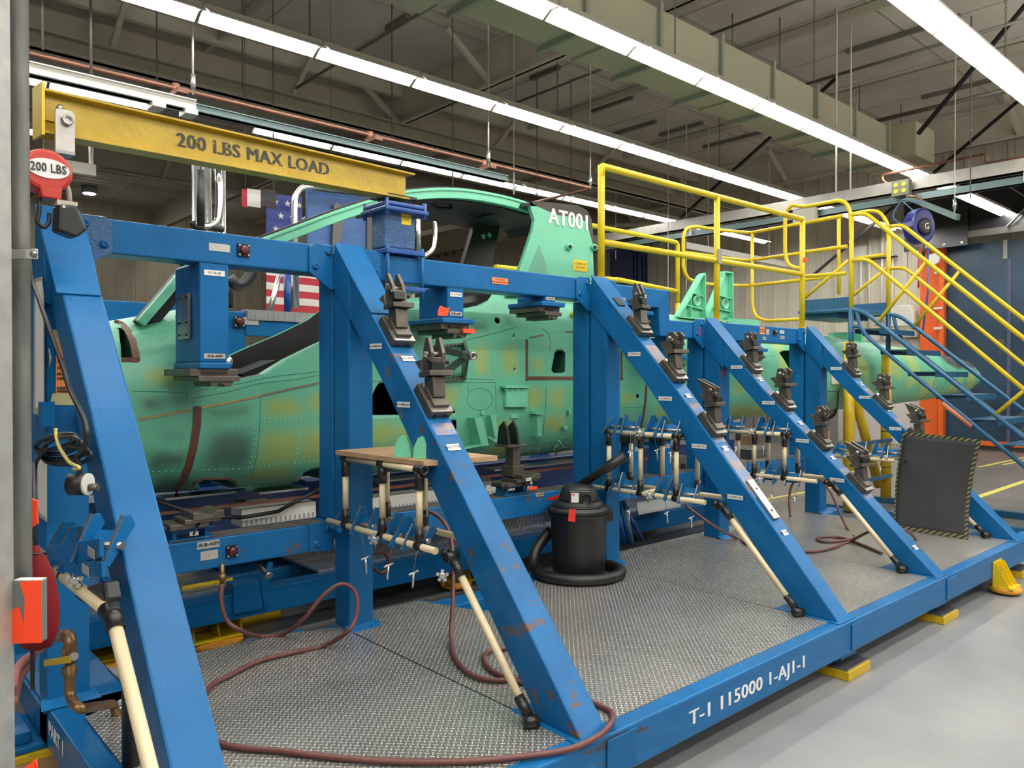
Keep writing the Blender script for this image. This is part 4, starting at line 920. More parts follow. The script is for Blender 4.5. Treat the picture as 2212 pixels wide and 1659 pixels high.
# rivets
rv = MB()
def rivets(pts, step=.03, r=.0042):
    for a, b_ in zip(pts, pts[1:]):
        A, B = onS(*a), onS(*b_); n = max(1, int((B-A).length/step))
        for k in range(n):
            x = a[0]+(b_[0]-a[0])*k/n; y = a[1]+(b_[1]-a[1])*k/n; c = onS(x, y)
            ring = [c+V((math.cos(t)*r, 0, math.sin(t)*r)) for t in [j*PI/3 for j in range(6)]]
            rv.add(ring+[c-YA*r*.7], [(j, (j+1) % 6, 6) for j in range(6)], True)
RL = [[(553,838),(552,900),(548,960),(540,1000),(532,1030)],[(560,838),(560,900),(556,960),(548,1000)],[(655,840),(652,900),(646,960),(636,1010)],[(440,922),(540,918),(550,915)],[(560,912),(640,906),(690,903)],[(560,905),(640,900),(690,897)],[(335,966),(412,963)],[(330,1018),(400,1018)],[(425,1015),(530,1012),(560,1006),(690,995)],
      [(415,845),(500,838),(560,822),(640,812),(700,800)],[(420,852),(520,832),(600,818)],[(286,848),(400,846)],[(300,790),(302,840)],[(304,720),(400,715)],[(305,760),(350,735),(395,700)],[(312,775),(360,745),(400,715)],[(320,750),(372,705),(400,690)],[(310,735),(345,715),(385,680)],
      [(800,898),(870,896),(930,896)],[(800,905),(870,903),(940,903),(1240,890)],[(930,824),(1060,826),(1130,822)],[(1000,740),(1060,726),(1130,710)],[(1068,745),(1070,820)],[(1000,830),(1002,890),(1010,950),(1020,980)],[(1008,830),(1010,890),(1016,950)],[(1070,832),(1070,880)],[(1010,892),(1240,884)],[(1178,835),(1177,890),(1172,940),(1160,985)],[(1184,835),(1184,890),(1180,940)],
      [(1225,835),(1225,880)],[(1233,835),(1231,880)],[(1015,925),(1060,950),(1120,960),(1170,955),(1235,940)],[(1030,950),(1060,965),(1160,968),(1230,955)],[(1040,975),(1100,990),(1180,985),(1230,970)],[(860,900),(858,940),(850,970)],[(1336,842),(1382,842)],[(1336,880),(1385,880)],[(1346,842),(1346,880)],[(1336,735),(1336,755)],
      [(1188,752),(1224,752)],[(1186,760),(1188,805)],[(1226,760),(1226,805)],[(1000,700),(1050,690),(1100,670)],[(1000,680),(1060,665)],[(1062,684),(1062,702),(1086,702),(1086,684),(1062,684)],[(440,845),(560,815),(628,785),(692,752)]]
for pts in RL: rivets(pts)
rivets([(1036+21*math.cos(a), 862+22*math.sin(a)) for a in [k*PI/9 for k in range(19)]], .03)
rv.build('rivet_lines', greenb, fl, kind='stuff')
# raised door panel with four tabs
def skin_box(x0, y0, x1, y1, d, m, nm, par=None, bev=.003, off=0, top=None):
    A = onS(x0, y0, off); B = onS(x1, y0, off); C_ = onS(x1, y1, off); D = onS(x0, y1, off); return MB().prism([A, B, C_, D], (0,-d,0)).build(nm, m, par or fl, bev)
dp = skin_box(1087, 837, 1133, 879, .035, greenb, 'raised_panel'); skin_box(1079, 833, 1133, 838, .06, greenb, 'panel_hood', dp)
for x in (1092,1104,1116,1128): skin_box(x-3, 838, x+3, 844, .006, green, 'panel_tab', dp, .001, .036)
# equipment-bay brackets
def bent(px0, py0, px1, py1, w, out, nm='mounting_bracket', m=greenb):
    A = onS(px0, py0); B = onS(px1, py1); mb = MB()
    mb.prism([A, A-YA*out*.8, B-YA*out, B], XA*.006); mb.prism([A-YA*out*.8, A-YA*out*.8+XA*w, B-YA*out+XA*w, B-YA*out], (0,.004,0))
    return mb.build(nm, m, fl, .002)
b1 = bent(1008,902,1020,962,.07,.10); bent(1050,897,1056,944,.045,.06); bent(1148,896,1146,942,.05,.07)
A = onS(985,972); B = onS(1020,960); MB().prism([A, B, B-YA*.12, A-YA*.04], (0,0,.006)).build('mounting_bracket', greenb, fl)
A = onS(1050,944); MB().prism([A, A-YA*.06+XA*.05-ZA*.04, A+XA*.05-YA*.06, A+XA*.045], (0,0,.004)).build('bracket_foot', greenb, fl)
A = onS(1143,892); MB().box((A.x-.005,A.y-.075,A.z-.006), (A.x+.09,A.y,A.z)).build('bracket_flange', greenb, fl)
skin_box(1037,887,1043,896,.02,greenb,'small_clip'); skin_box(1225,885,1229,897,.02,greenb,'small_clip'); skin_box(1213,921,1222,928,.025,greenb,'small_clip'); skin_box(1102,896,1119,904,.012,greenb,'small_clip'); skin_box(1145,882,1150,890,.015,greenb,'small_clip')
for k in range(5):
    A = onS(1205-k*2.8, 952+k*4.5); B = onS(1214-k*3.6, 966+k*4.5); MB().cyl(A-YA*.012, B-YA*.012, .005, seg=6).build('louvre_bar', greenb, fl)
c = onS(1236,680); MB().lathe([(.02,0),(.022,.01),(.02,.04),(.012,.045)], c, 14, (-.3,-1,0)).build('yellow_cap', yellow, fl)
for pts in (((1099,920),(1113,921)),): strip([(1099,920),(1103,920)], .004, blackm, 'slot_mark'); strip([(1106,920),(1110,920)], .004, blackm, 'slot_mark')
# wing stub fitting: open truss with a tube boss
tr = mat('cast_fitting_grey', (.13,.17,.125), .42, .2)
wf = MB(); apex = onS(1010,768, .20)
for a in ((940,752),(1004,744),(940,820),(1003,815)): wf.bar(onS(*a, .01), apex, .022, .045, (0,0,1))
wf.bar(onS(938,750,.01), onS(1006,742,.01), .02, .02).bar(onS(938,822,.01), onS(1006,817,.01), .02, .03).bar(onS(1003,744,.01), onS(1003,817,.01), .02, .02)
w_ = wf.build('wing_fitting', tr, fl, .003)
MB().lathe([(.028,0),(.028,.05),(.020,.05),(.020,.10),(.026,.10),(.026,.125),(.015,.125),(.014,.06)], apex+V((-.03,.0,0)), 20, (-.15,-1,-.05)).build('tube_boss', steelb, w_)
rb = MB()
for k in range(7): c = onS(948+k*8, 819-k*.4, .02); rb.lathe([(.007,0),(.006,.008)], c, 6, (0,-1,0))
for k in range(5): c = onS(968+k*8, 747-k*1.1, .02); rb.lathe([(.007,0),(.006,.008)], c, 6, (0,-1,0))
rb.build('fitting_bolts', steelb, w_)
# perforated flange below
A, B, C_, D = onS(527,1045,.0), onS(628,1036,.0), onS(632,1052,.06), onS(530,1062,.06)
pf = MB().prism([A, B, C_, D], (0,0,.004)).build('perforated_flange', greenb, fl)
for k in range(9):
    for t in (.25,.75):
        P = A.lerp(B, (k+.5)/9).lerp(D.lerp(C_, (k+.5)/9), t); MB().lathe([(.0045,0),(.004,.001)], P-YA*.003, 6, (0,-1,.2)).build('hole', blackm, pf)
# canopy rails and roof
YN, YF = 4.26, 5.04
can = [(298,692),(350,632),(398,574),(470,547),(560,517),(640,488),(720,458),(806,430),(850,417),(900,410),(960,407),(1020,411),(1090,424),(1147,440)]
P = [onY(x, y, YN) for x, y in can]
def rail3(P, y, w, h, m, nm, dz=0, par=None, i0=0, i1=None):
    Q = [V((p.x, y, p.z+dz)) for p in P][i0:i1]; mb = MB(); vs = []
    for i, q in enumerate(Q):
        d = (Q[min(i+1, len(Q)-1)]-Q[max(i-1, 0)]).normalized(); n = V((-d.z,0,d.x))
        vs += [q, q+YA*w, q-n*h+YA*w, q-n*h]
    fs = [(4*i+a, 4*i+(a+1) % 4, 4*i+4+(a+1) % 4, 4*i+4+a) for i in range(len(Q)-1) for a in range(4)]+[(0,3,2,1), tuple(4*len(Q)-4+a for a in range(4))]
    mb.add(vs, fs); return mb.build(nm, m, par or fl, .004)
PS = smooth_path(P[2:], 5); PF_ = smooth_path(P[:3], 3)
rail3(PF_, YN, .05, .045, greenb, 'canopy_front_post'); rail3(PF_, YN+.052, .05, .10, blackm, 'canopy_front_post_inner')
cr_ = rail3(PS, YN, .055, .065, greenb, 'canopy_rail'); rail3(PS, YN-.01, .012, .02, greenb, 'canopy_rail_lip', .004); rail3(PS, YN+.03, .05, .03, blackm, 'canopy_rail_seal', .018)
rail3([p for p in PS if p.x > 2.1], YF, .055, .06, greenb, 'canopy_rail')
# black roof panel between the rails over the rear seat
Q = [p for p in PS if p.x > 2.95]; mb = MB(); vs = []
for p in Q: vs += [(p.x,YN+.05,p.z-.03),(p.x,4.65,p.z+.01),(p.x,YF,p.z-.03),(p.x,YF,p.z-.075),(p.x,4.65,p.z-.045),(p.x,YN+.05,p.z-.08)]
mb.add(vs, [(6*i+a, 6*i+(a+1) % 6, 6*i+6+(a+1) % 6, 6*i+6+a) for i in range(len(Q)-1) for a in range(6)]+[(0,5,4,3,2,1)]); rf = mb.build('cockpit_roof', blackm, fl)
MB().prism([onY(x, y, YF-.01) for x, y in ((1000,572),(1030,472),(1020,465),(1050,440),(1150,470),(1150,478),(1080,490),(1062,580),(1060,600),(996,600))], (0,.05,0)).build('side_pillar', blackm, fl)
for x, y in ((1044,511),(1057,508)): MB().lathe([(.022,0),(.022,.003)], onY(x, y, YF-.012), 16, (0,-1,0)).build('green_disc', greenb, fl)
MB().prism([onY(x, y, YF+.02) for x, y in ((1063,585),(1066,550),(1080,497),(1088,490),(1130,481),(1132,477),(1084,487),(1076,492),(1060,548),(1056,585))], (0,.05,0)).build('far_window_frame', greenb, fl)
# grab handle under the roof
MB().tube(fillet([onY(928,424,4.55), onY(942,450,4.55), onY(975,451,4.55), onY(972,441,4.55), onY(962,422,4.55)], .03), .012, 8).build('grab_handle', black, fl)
# rear upper panel (AT001)
D = [(1143,436),(1200,441),(1245,446),(1264,455),(1273,475),(1280,520),(1284,600),(1288,640),(1094,640),(1120,590),(1150,500),(1155,476)]
YD = 4.16
pts = [onY(x, y, YD) for x, y in D]
dg_ = MB().prism(pts, (0,.035,0)).build('rear_upper_panel', green, fl, .004)
q_ = [(p.x, p.z) for p in pts[:5]]; cap = MB(); vs = []
for x, z in q_: vs += [(x,YD,z), (x,YD+.94,z), (x-.012,YD+.94,z-.03), (x-.012,YD,z-.03)]
cap.add(vs, [(4*i+a, 4*i+(a+1) % 4, 4*i+4+(a+1) % 4, 4*i+4+a) for i in range(4) for a in range(4)]+[(0,3,2,1),(16,17,18,19)]); cap.build('upper_cover', blackm, fl)
blk = mat('dull_black_top', (.05,.045,.04), .5)
MB().prism([onY(x, y, YD-.002) for x, y in ((1148,434),(1200,438),(1247,443),(1268,454),(1278,474),(1283,520),(1279,520),(1268,480),(1255,472),(1200,463),(1152,441))], (0,.03,0)).build('dark_top_edge', blk, fl, .001, 'dull black upper edge')
text2('AT001', .165, wink, onY(1231, 476, YD-.004), XA, ZA, fl, .004, bold=.002, sx=.95)
sg = plate_on(onY(1253,574,YD-.002), XA, ZA, .155, .085, yink, fl, 'clean_as_you_go_sign', .002, 'CLEAN AS\nYOU GO', size=.026)
for x, y in ((1228,534),(1282,535)):
    c = onY(x, y, YD); s_ = MB().lathe([(.026,0),(.026,.03),(.016,.035)], c, 16, (-.5,-1,0)).build('stud', greenb, fl); MB().lathe([(.014,0),(.014,.006),(.008,.008)], c+V((-.017,-.033,0)), 12, (-.5,-1,0)).build('stud_cap', blackm, s_)
rv = MB()
def rivY(pts, Y, step=.03):
    for a, b_ in zip(pts, pts[1:]):
        A, B = onY(*a, Y), onY(*b_, Y); n = max(1, int((B-A).length/step))
        for k in range(n):
            c = A.lerp(B, k/n); ring = [c+V((math.cos(t)*.004, 0, math.sin(t)*.004)) for t in [j*PI/3 for j in range(6)]]; rv.add(ring+[c-YA*.003], [(j, (j+1) % 6, 6) for j in range(6)], True)
for pts in ([(1160,470),(1145,540),(1128,595)],[(1168,470),(1175,530),(1190,600)],[(1160,460),(1168,520),(1183,595)],[(1195,488),(1260,497)],[(1270,490),(1276,600)],[(1180,570),(1240,575)],[(1195,520),(1210,600)],[(1266,490),(1271,600)]): rivY(pts, YD)
rv.build('rivet_lines', green, fl, kind='stuff')
MB().prism([onY(x, y, YD-.003) for x, y in ((1165,530),(1176,560),(1184,595),(1140,592),(1152,560))], (0,.003,0)).build('grey_patch', mat('faded_grey_green', (.13,.36,.26), .5), fl)
# tall machined fittings standing on the rear deck
for (base, lab) in ((((1458,690),(1508,597),(1514,592),(1514,690)),'a'), (((1518,692),(1555,600),(1556,588),(1573,590),(1574,690)),'b')):
    Y_ = 4.35; Pp = [onY(x, y, Y_) for x, y in base]; zb = 2.15
    Pp = [V((p.x,p.y,max(p.z,zb) if i not in (0, len(Pp)-1) else zb)) for i, p in enumerate(Pp)]
    o = MB().prism(Pp, (0,.012,0)).build('machined_fitting', greenb, fl)
    e = MB()
    for i in range(len(Pp)): e.bar(Pp[i]-YA*.02, Pp[(i+1) % len(Pp)]-YA*.02, .014, .07, (0,1,0))
    a, b_, c_ = Pp[0], Pp[1], Pp[-1]; xm = c_.x
    for t in (.3,.6): q = a.lerp(b_, t); e.bar(q-YA*.015, V((xm,q.y-.015,q.z-.03)), .01, .04, (0,1,0))
    q = a.lerp(c_, .5); e.bar(q-YA*.015, V((q.x,q.y-.015,q.z+.22)), .01, .04, (0,1,0))
    e.build('stiffening_ribs', greenb, o); hc = V((xm-.10, Y_-.005, zb+.17)); MB().lathe([(.052,0),(.052,.03),(.042,.03),(.042,0)], hc, 20, (0,-1,0)).build('lightening_hole_ring', greenb, o); MB().lathe([(.042,0),(.042,.002)], hc-YA*.001, 20, (0,-1,0)).build('lightening_hole', beige, o)
MB().prism([onY(x, y, 4.3) for x, y in ((1572,686),(1640,692),(1641,712),(1572,706))], (0,.3,0)).build('deck_angle', greenb, fl)
# rear bay frames and boom hatch
skin_box(1634,768,1672,900,.004,green,'bay_door',None,.001)
MB().prism([onS(1796,790,.01), onS(1812,790,.01), onS(1812,830,.01), onS(1796,830,.01)], (0,-.01,0)).build('white_cover', wht, fl)
strip([(1812,842),(1812,870),(1805,895),(1790,903)], .05, blackm, 'black_seal'); skin_box(1770,845,1807,895,.006,mat('grey_bay_plate', (.22,.22,.20), .5),'bay_plate',None,.001)
for X_ in (12.2,12.7,13.2,13.6):
    zt, zb_, hw, n = fsec(X_); MB().tube([(X_, YC+math.cos(a)*hw*1.002, (zt+zb_)/2+math.sin(a)*(zt-zb_)/2*1.002) for a in [PI*.75+k*PI/12 for k in range(10)]], .006, 4).build('boom_seam', seamg, fl)
MB().box((10.2,4.5,2.04), (10.3,4.8,2.18)).box((9.9,4.55,2.02), (10.05,4.8,2.17)).build('boom_bracket', greenb, fl)
# black canopy sill gear seen in the rear cockpit
g_ = MB()
for x, z0 in ((3.02,2.08),(3.10,2.10),(3.2,2.1),(3.3,2.12)): g_.box((x,4.5,z0), (x+.02,4.53,z0+.12))
g_.build('cockpit_fittings', beige, fl)
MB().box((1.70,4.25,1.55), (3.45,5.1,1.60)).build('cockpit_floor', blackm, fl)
MB().prism([onY(x, y, 4.7) for x, y in ((520,808),(560,792),(590,780),(598,777),(604,784),(585,800),(530,812))], (0,.25,0)).build('instrument_cowl', black, fl)
MB().prism([(2.9,4.2,1.9),(3.6,4.2,1.9),(3.6,4.2,2.35),(2.9,4.2,2.35)], (0,0,0.0001)) 
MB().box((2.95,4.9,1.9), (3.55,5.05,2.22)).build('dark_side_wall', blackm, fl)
# ================================================================== REAR HALF OF THE FIXTURE
rf_ = thing('rear_fixture', 'dark blue rear half of the assembly fixture seen beyond and beneath the fuselage', 'fixture', (4,5.6,0))
yr = 5.45
for x in PX:
    MB().box((x,yr+.17,.15), (x+PW,yr+.32,2.2 if x < 5 else 2.0)).build('post', blue, rf_, .006)
MB().box((-.3,yr,1.94), (2.1,yr+.15,2.09)).build('mid_rail', blue, rf_, .006)
MB().box((2.2,5.2,1.88), (3.4,5.34,1.99)).build('front_mid_rail', blue, rf_, .006)
MB().box((2.205,5.19,2.045), (3.4,5.7,2.06)).build('tread_step', treadalu, rf_, .003); MB().box((2.205,5.185,1.99), (3.4,5.19,2.06)).build('tread_edge', treadalu, rf_)
MB().box((2.065,5.22,1.68), (2.205,5.36,2.045)).build('column', blue, rf_, .006)
socket(516, 695, 5.2, .07, rf_); plate_on(onY(543,694,5.195), XA, ZA, .10, .05, platem, rf_)
MB().box((-.6,yr-.05,.12), (8.0,yr+.1,.34)).build('base_beam', blue, rf_, .006)
MB().box((-.6,5.0,.42), (8,5.2,.86)).build('lower_beam', blue2, rf_, .008)
MB().box((-.6,4.95,.16), (7.6,5.0,.30)).build('front_beam', blue, rf_, .006)
socket(522, 1093, 5.0, .08, rf_); plate_on(onY(556,1089,4.998), XA, ZA, .13, .07, platem, rf_); plate_on(onY(1049,1035,4.998), XA, ZA, .12, .06, platem, rf_)
for x0, x1 in ((.3,1.9),(2.4,6.8)): MB().box((x0,4.55,.33), (x1,5.4,.345)).build('tread_plate', treadalu, rf_)
MB().box((-.6,4.42,.18), (7.6,4.55,.33)).build('deck_beam', blue, rf_, .006)
# white plastic troughs and grey bars under the belly
for (a, b_, Y_, h) in (((522,1120),(682,1100),4.35,.10),((805,1092),(970,1073),4.35,.10),((1050,1060),(1150,1045),4.35,.08)):
    A, B = onY(*a, Y_), onY(*b_, Y_); o = MB().box((A.x,Y_,A.z-h/2), (B.x,Y_+.15,A.z+h/2)).build('white_trough', wht, rf_); 
    MB().box((A.x,Y_-.003,A.z-h/2+.005), (B.x,Y_,A.z-h/2+.035)).build('trough_grille', stripe_mat('white_grille', (.72,.70,.66), (.35,.34,.33), .03, .5), o)
MB().box((1.3,4.30,.86), (5.5,4.34,.875)).build('brown_rod', brown, rf_)
for (a, b_) in (((345,1072),(496,1060)),((545,1060),(650,1050)),((800,1036),(1010,1014)),((1050,1012),(1240,992))):
    A, B = onY(*a, 4.5), onY(*b_, 4.5); MB().box((A.x,4.4,A.z-.012), (B.x,4.55,A.z)).build('belly_pad', alu, rf_)
# caster brackets on the rear base
for (px, py, s_) in ((450,1350,1.0),(235,1390,1.0),(975,1235,.7)):
    p = onZ(px, py+25, .03); caster(p.x, p.y, .06, 0, s_, rf_)
for (px, py) in ((555,1330),(1390,1135)):
    p = onZ(px, py+10, .0); MB().box((p.x-.2,p.y-.06,0), (p.x+.14,p.y+.10,.06)).build('yellow_block', yelold, rf_, .004); MB().box((p.x-.2,p.y-.05,.06), (p.x+.16,p.y+.12,.09)).build('shim_plate', blue, rf_, .004)
MB().prism([onY(x, y, 4.40) for x, y in ((505,1264),(562,1256),(583,1213),(590,1216),(572,1318),(505,1328))[:0] or ((505,1264),(562,1256),(568,1316),(505,1328))], (0,.12,0)).build('gusset_box', blue, rf_, .004); MB().prism([onY(x, y, 4.41) for x, y in ((563,1256),(583,1213),(590,1216),(572,1318))], (0,.02,0)).build('gusset_plate', blue, rf_)
for a, b_, r in (((340,1082),(460,1125),.012),((460,1115),(520,1118),.012),((520,1118),(600,1105),.012),((600,1105),(700,1050),.012)): MB().cyl(onY(*a,4.3), onY(*b_,4.3), r, seg=8).build('black_hose', black, rf_)
# ================================================================== THINGS ROUND THE FIXTURE
def dep(px, py, d): return EYE+_ray(px, py)*d
def tubes(segs, r, f, m, nm, par, fil=.06, seg=10):
    for s_ in segs:
        pts = [f(*p) for p in s_]
        MB().tube(fillet(pts, fil) if len(pts) > 2 else pts, r, seg).build(nm, m, par)
# ---- yellow guard rail bolted on the upper rails
gr = thing('guard_rail', 'nearest yellow guard rail standing on the blue upper rails', 'railing', (5.7,3.75,2.3))
for x, z0 in ((4.24,2.285),(5.72,2.06),(7.20,2.06)):
    MB().cyl((x,3.755,z0+.01), (x,3.755,3.13), .026, seg=14).build('post', yellow, gr); MB().box((x-.06,3.70,z0), (x+.06,3.81,z0+.01)).build('base_plate', yellow, gr)
MB().tube(fillet([(4.24,3.755,3.05),(4.24,3.755,3.125),(4.3,3.755,3.125)], .05)+[V((7.20,3.755,3.14))], .026, 14).build('top_bar', yellow, gr)
MB().cyl((4.24,3.755,2.575), (7.2,3.755,2.60), .024, seg=14).build('middle_bar', yellow, gr)
MB().box((5.69,3.722,2.56), (5.75,3.728,2.68)).build('grey_patch', greyd, gr)
MB().box((7.17,3.72,2.72), (7.23,3.727,2.76)).build('orange_tape', ortape, gr)
# ---- second rail behind, around the rear deck
g2 = thing('guard_rail', 'yellow guard rail behind the AT001 panel, lower and further back', 'railing', (6.8,5.5,2.2))
f5 = lambda x, y: onY(x, y, 5.5)
tubes([[(1262,484),(1464,524),(1464,660)], [(1330,603),(1466,630)], [(1312,602),(1340,606)]], .026, f5, yellow, 'bar', g2)
MB().cyl(f5(1464,655), V((f5(1464,655).x,5.5,2.15)), .026, seg=12).build('post', yellow, g2)
MB().cyl(f5(1290,600), f5(1330,604), .02, seg=8).build('bar', yellow, g2)
MB().cyl(onY(1070,577,6.3), onY(1130,583,6.3), .03, seg=10).build('bar', yellow, g2)
# ---- rolling staircase with platform
XS, XE = 9.0, 10.04
st = thing('rolling_stairs', 'blue rolling staircase with yellow handrails at right beyond the fixture', 'stairs', (9.5,3,0))
zp = 2.40
MB().box((XS,4.09,zp-.03), (XE,4.75,zp)).build('platform', bluestair, st, .004)
MB().box((XS,4.09,zp), (XS+.006,4.72,zp+.13)).build('toe_board', treadblue, st); MB().box((XE-.006,4.09,zp), (XE,4.95,zp+.13)).build('toe_board', bluestair, st)
MB().box((XS+.1,4.3,zp-.10), (XE-.1,4.74,zp-.03)).build('platform_frame', bluestair, st)
R_, G_ = .25, .298
for i in range(1, 10):
    z = zp-R_*i; y = 4.09-G_*i
    o = MB().box((XS+.02,y-.02,z-.006), (XE-.02,y+.27,z)).build('tread', treadblue, st); MB().box((XS+.02,y-.026,z-.06), (XE-.02,y-.02,z)).build('tread_nosing', treadblue, o); MB().box((XS+.02,y+.26,z-.05), (XE-.02,y+.266,z)).build('tread_back', bluestair, o)
def slope_pt(x, k, dz=0): return V((x, 4.09-G_*k, zp-R_*k+dz))
for x in (XS, XE):
    MB().tube(fillet([V((x,4.70,zp-.02)), V((x,3.98,zp-.02)), slope_pt(x,9.4,.03)], .15), .024, 10).build('stringer', bluestair, st)
    MB().tube(fillet([V((x,4.09,zp-.22)), V((x,3.98,zp-.22)), V((x,3.9,zp-.35)), slope_pt(x,9.4,-.26)], .1) if x == XS else [slope_pt(x,.4,-.2), slope_pt(x,9.4,-.26)], .022, 10).build('lower_stringer', bluestair, st)
    MB().tube(fillet([V((x,4.03,zp-.03)), V((x,3.99,zp-.2)), V((x,3.93,zp-.33))], .05), .022, 8).build('stringer_web', bluestair, st)
    # handrail: posts, two sloping bars, cross bars
    top = 1.08
    MB().tube(fillet([V((x,4.09,zp+top)), V((x,3.93,zp+top)), slope_pt(x,9.2,top*.86)], .2), .024, 12).build('handrail', yellow, st)
    MB().tube(fillet([V((x,4.09,zp+.55)), V((x,3.90,zp+.55)), slope_pt(x,9.2,.42)], .2), .022, 12).build('middle_rail', yellow, st)
    for k in (.95,4.95,8.6):
        a = slope_pt(x,k,.02); yb_ = a.y-.54; y9 = 4.09-G_*9.2; z9 = zp-R_*9.2+top*.86; b_ = V((x, yb_, z9+(zp+top-z9)*(yb_-y9)/(3.93-y9))); MB().cyl(a, b_, .020, seg=10).build('cross_bar', yellow, st)
    MB().cyl((x,4.09,zp-.6), (x,4.09,zp+.0), .03, seg=12).build('blue_leg', bluestair, st)
    MB().cyl((x,4.09,zp), (x,4.09,zp+top+.0), .026, seg=12).build('post', yellow, st)
    MB().cyl((x,4.11,.02), (x,4.11,1.93 if x > XS else 2.0), .062, seg=16).build('padded_leg', yelold, st)
    MB().cyl((x,4.70,zp+.13), (x,4.12,zp+.56), .020, seg=10).build('cross_bar', yellow, st)
MB().cyl((XS+.06,4.18,1.75), (XE-.1,4.16,.22), .055, seg=14).build('padded_leg', yelold, st)
for zz in (1.9,1.25,.9,.45): MB().lathe([(.063,0),(.063,.01)], (XE,4.11,zz), 14).build('leg_strap', dark, st)
MB().cyl(slope_pt(XS,3.35,-.25), slope_pt(XS,4.3,-.25), .030, seg=12).build('orange_pad', mat('faded_orange_pad', (.62,.20,.10), .6), st)
MB().cyl(slope_pt(XS,6.4,.03), slope_pt(XS,7.0,.03), .026, seg=10).build('white_tape', wht, st)
fxs = lambda x, y: onX(x, y, XS); fxe = lambda x, y: onX(x, y, XE)
tubes([[(1838,520),(1838,462),(1828,438),(1812,433),(1735,447),(1712,442),(1698,455),(1696,480),(1696,550),(1702,572),(1722,580),(1735,577)], [(1738,482),(1820,466)], [(1738,545),(1830,532)], [(1738,597),(1828,590)]], .024, fxs, yellow, 'loop_rail', st, .12)
tubes([[(1918,520),(1918,482),(1900,458),(1880,455),(1838,462)], [(1812,470),(1812,636)], [(1838,560),(1912,550)], [(1620,503),(1812,468)], [(1615,563),(1828,533)], [(1620,617),(1800,597)], [(1625,500),(1625,660),(1632,685),(1655,693),(1735,689)]], .024, fxe, yellow, 'far_rail', st, .15)
fy6 = lambda x, y: onY(x, y, onX(1620,503,XE).y)
tubes([[(1620,503),(1553,497),(1500,489),(1482,493),(1476,510),(1476,580),(1485,602),(1510,612),(1553,616),(1620,617)], [(1476,545),(1553,556),(1615,563)]], .024, fy6, yellow, 'far_rail', st, .15)
MB().box((8.98,2.1,.0), (9.06,4.4,.07)).build('base_bar', bluestair, st); MB().box((9.98,1.2,.0), (10.08,4.4,.07)).build('base_bar', bluestair, st)
MB().bar((9,4.05,.35), (10.04,4.05,.35), .04).bar((9,4.05,.8), (10.04,4.05,.8), .04).build('base_frame', bluestair, st)
# ---- jib beam and hoist
jb = thing('hoist_beam', 'yellow I-beam of the jib crane stencilled 200 LBS MAX LOAD', 'crane beam', (1.6,3.7,2.7))
A, B = V((.655,3.50,2.555)), V((2.50,3.70,2.61)); d_ = (B-A).normalized(); s_ = V((d_.y,-d_.x,0)).normalized()    # s_ looks to the viewer
hH = .165
def lp_(t, o, h): p = A.lerp(B, t)+s_*o; return V((p.x,p.y,p.z+h))
wb = MB()
wb.prism([lp_(0,.006,0),lp_(1,.006,0),lp_(1,.006,hH-.02),lp_(0,.006,hH)], -s_*.012)
wb.prism([lp_(0,.045,0),lp_(1,.045,0),lp_(1,.045,-.009),lp_(0,.045,-.009)], -s_*.09)
wb.prism([lp_(0,.045,hH),lp_(1.02,.045,hH-.02),lp_(1.02,.045,hH-.03),lp_(0,.045,hH-.01)], -s_*.09)
wb.build('i_beam', yelbeam, jb, .002)
wb = MB().prism([lp_(0,.055,-.02),lp_(0,-.055,-.02),lp_(0,-.055,hH+.02),lp_(0,.055,hH+.02)], -d_*.012); wb.build('end_plate', yellow, jb, .002)
MB().prism([lp_(.005,.009,.05),lp_(.055,.009,.05),lp_(.055,.009,hH-.03),lp_(.005,.009,hH-.03)], s_*.004).build('stop_plate', yelbeam, jb); MB().lathe([(.012,0),(.012,.006),(.006,.008)], lp_(.035,.014,hH-.055), 8, s_).build('bolt', steelb, jb)
ink2 = mat('worn_black_stencil', (.03,.03,.025), .5, chips=.60, chipcol=(.40,.30,.02), chipscale=45)
text2('200 LBS MAX LOAD', .086, ink2, lp_(.505,.0075,hH*.46), d_, ZA, jb, .0036)
hc = lp_(.0,0,0)
tr_ = thing('hoist_trolley', 'grey steel trolley block hanging on the near end of the yellow beam', 'trolley', tuple(lp_(.035,0,0)))
def hp_(a, o, h): p = lp_(.035,0,0)+d_*a+s_*o; return V((p.x,p.y,p.z+h))
for o_ in (.062,-.062):
    MB().prism([hp_(-.035,o_,-.075),hp_(.035,o_,-.075),hp_(.035,o_,.075),hp_(.025,o_,.088),hp_(-.028,o_,.088),hp_(-.035,o_,.078)], s_*(.012 if o_ > 0 else -.012)).build('side_plate', platem, tr_, .002)
MB().prism([hp_(-.035,.074,-.085),hp_(.035,.074,-.085),hp_(.035,-.074,-.085),hp_(-.035,-.074,-.085)], (0,0,.012)).build('bottom_plate', greyd, tr_)
MB().lathe([(.022,0),(.022,.016),(.016,.018),(.012,.006)], hp_(.005,.074,.045), 6, s_).build('axle_nut', steelb, tr_)
MB().cyl(hp_(0,0,-.085), hp_(0,0,-.16), .010, seg=10).build('eye_bolt', steelb, tr_)
MB().tube([hp_(math.cos(a)*.032,0,-.185+math.sin(a)*.03) for a in [k*PI/8 for k in range(16)]], .009, 8, closed=True).build('eye_ring', blackm, tr_)
ho = thing('chain_hoist', 'red chain hoist lettered 0 LBS hanging behind the galvanised pipe', 'hoist', tuple(hp_(0,0,-.3)))
cH = onY(94,374,3.33)
def H_(x, z, o=0): return V((cH.x+x*d_.x+s_.x*o, cH.y+x*d_.y+s_.y*o, cH.z+z))
MB().prism([H_(math.cos(a)*.088, math.sin(a)*.078*(1.05 if math.sin(a) > 0 else .95), .05) for a in [k*2*PI/28 for k in range(28)]], -s_*.10).build('housing', redp, ho, .014)
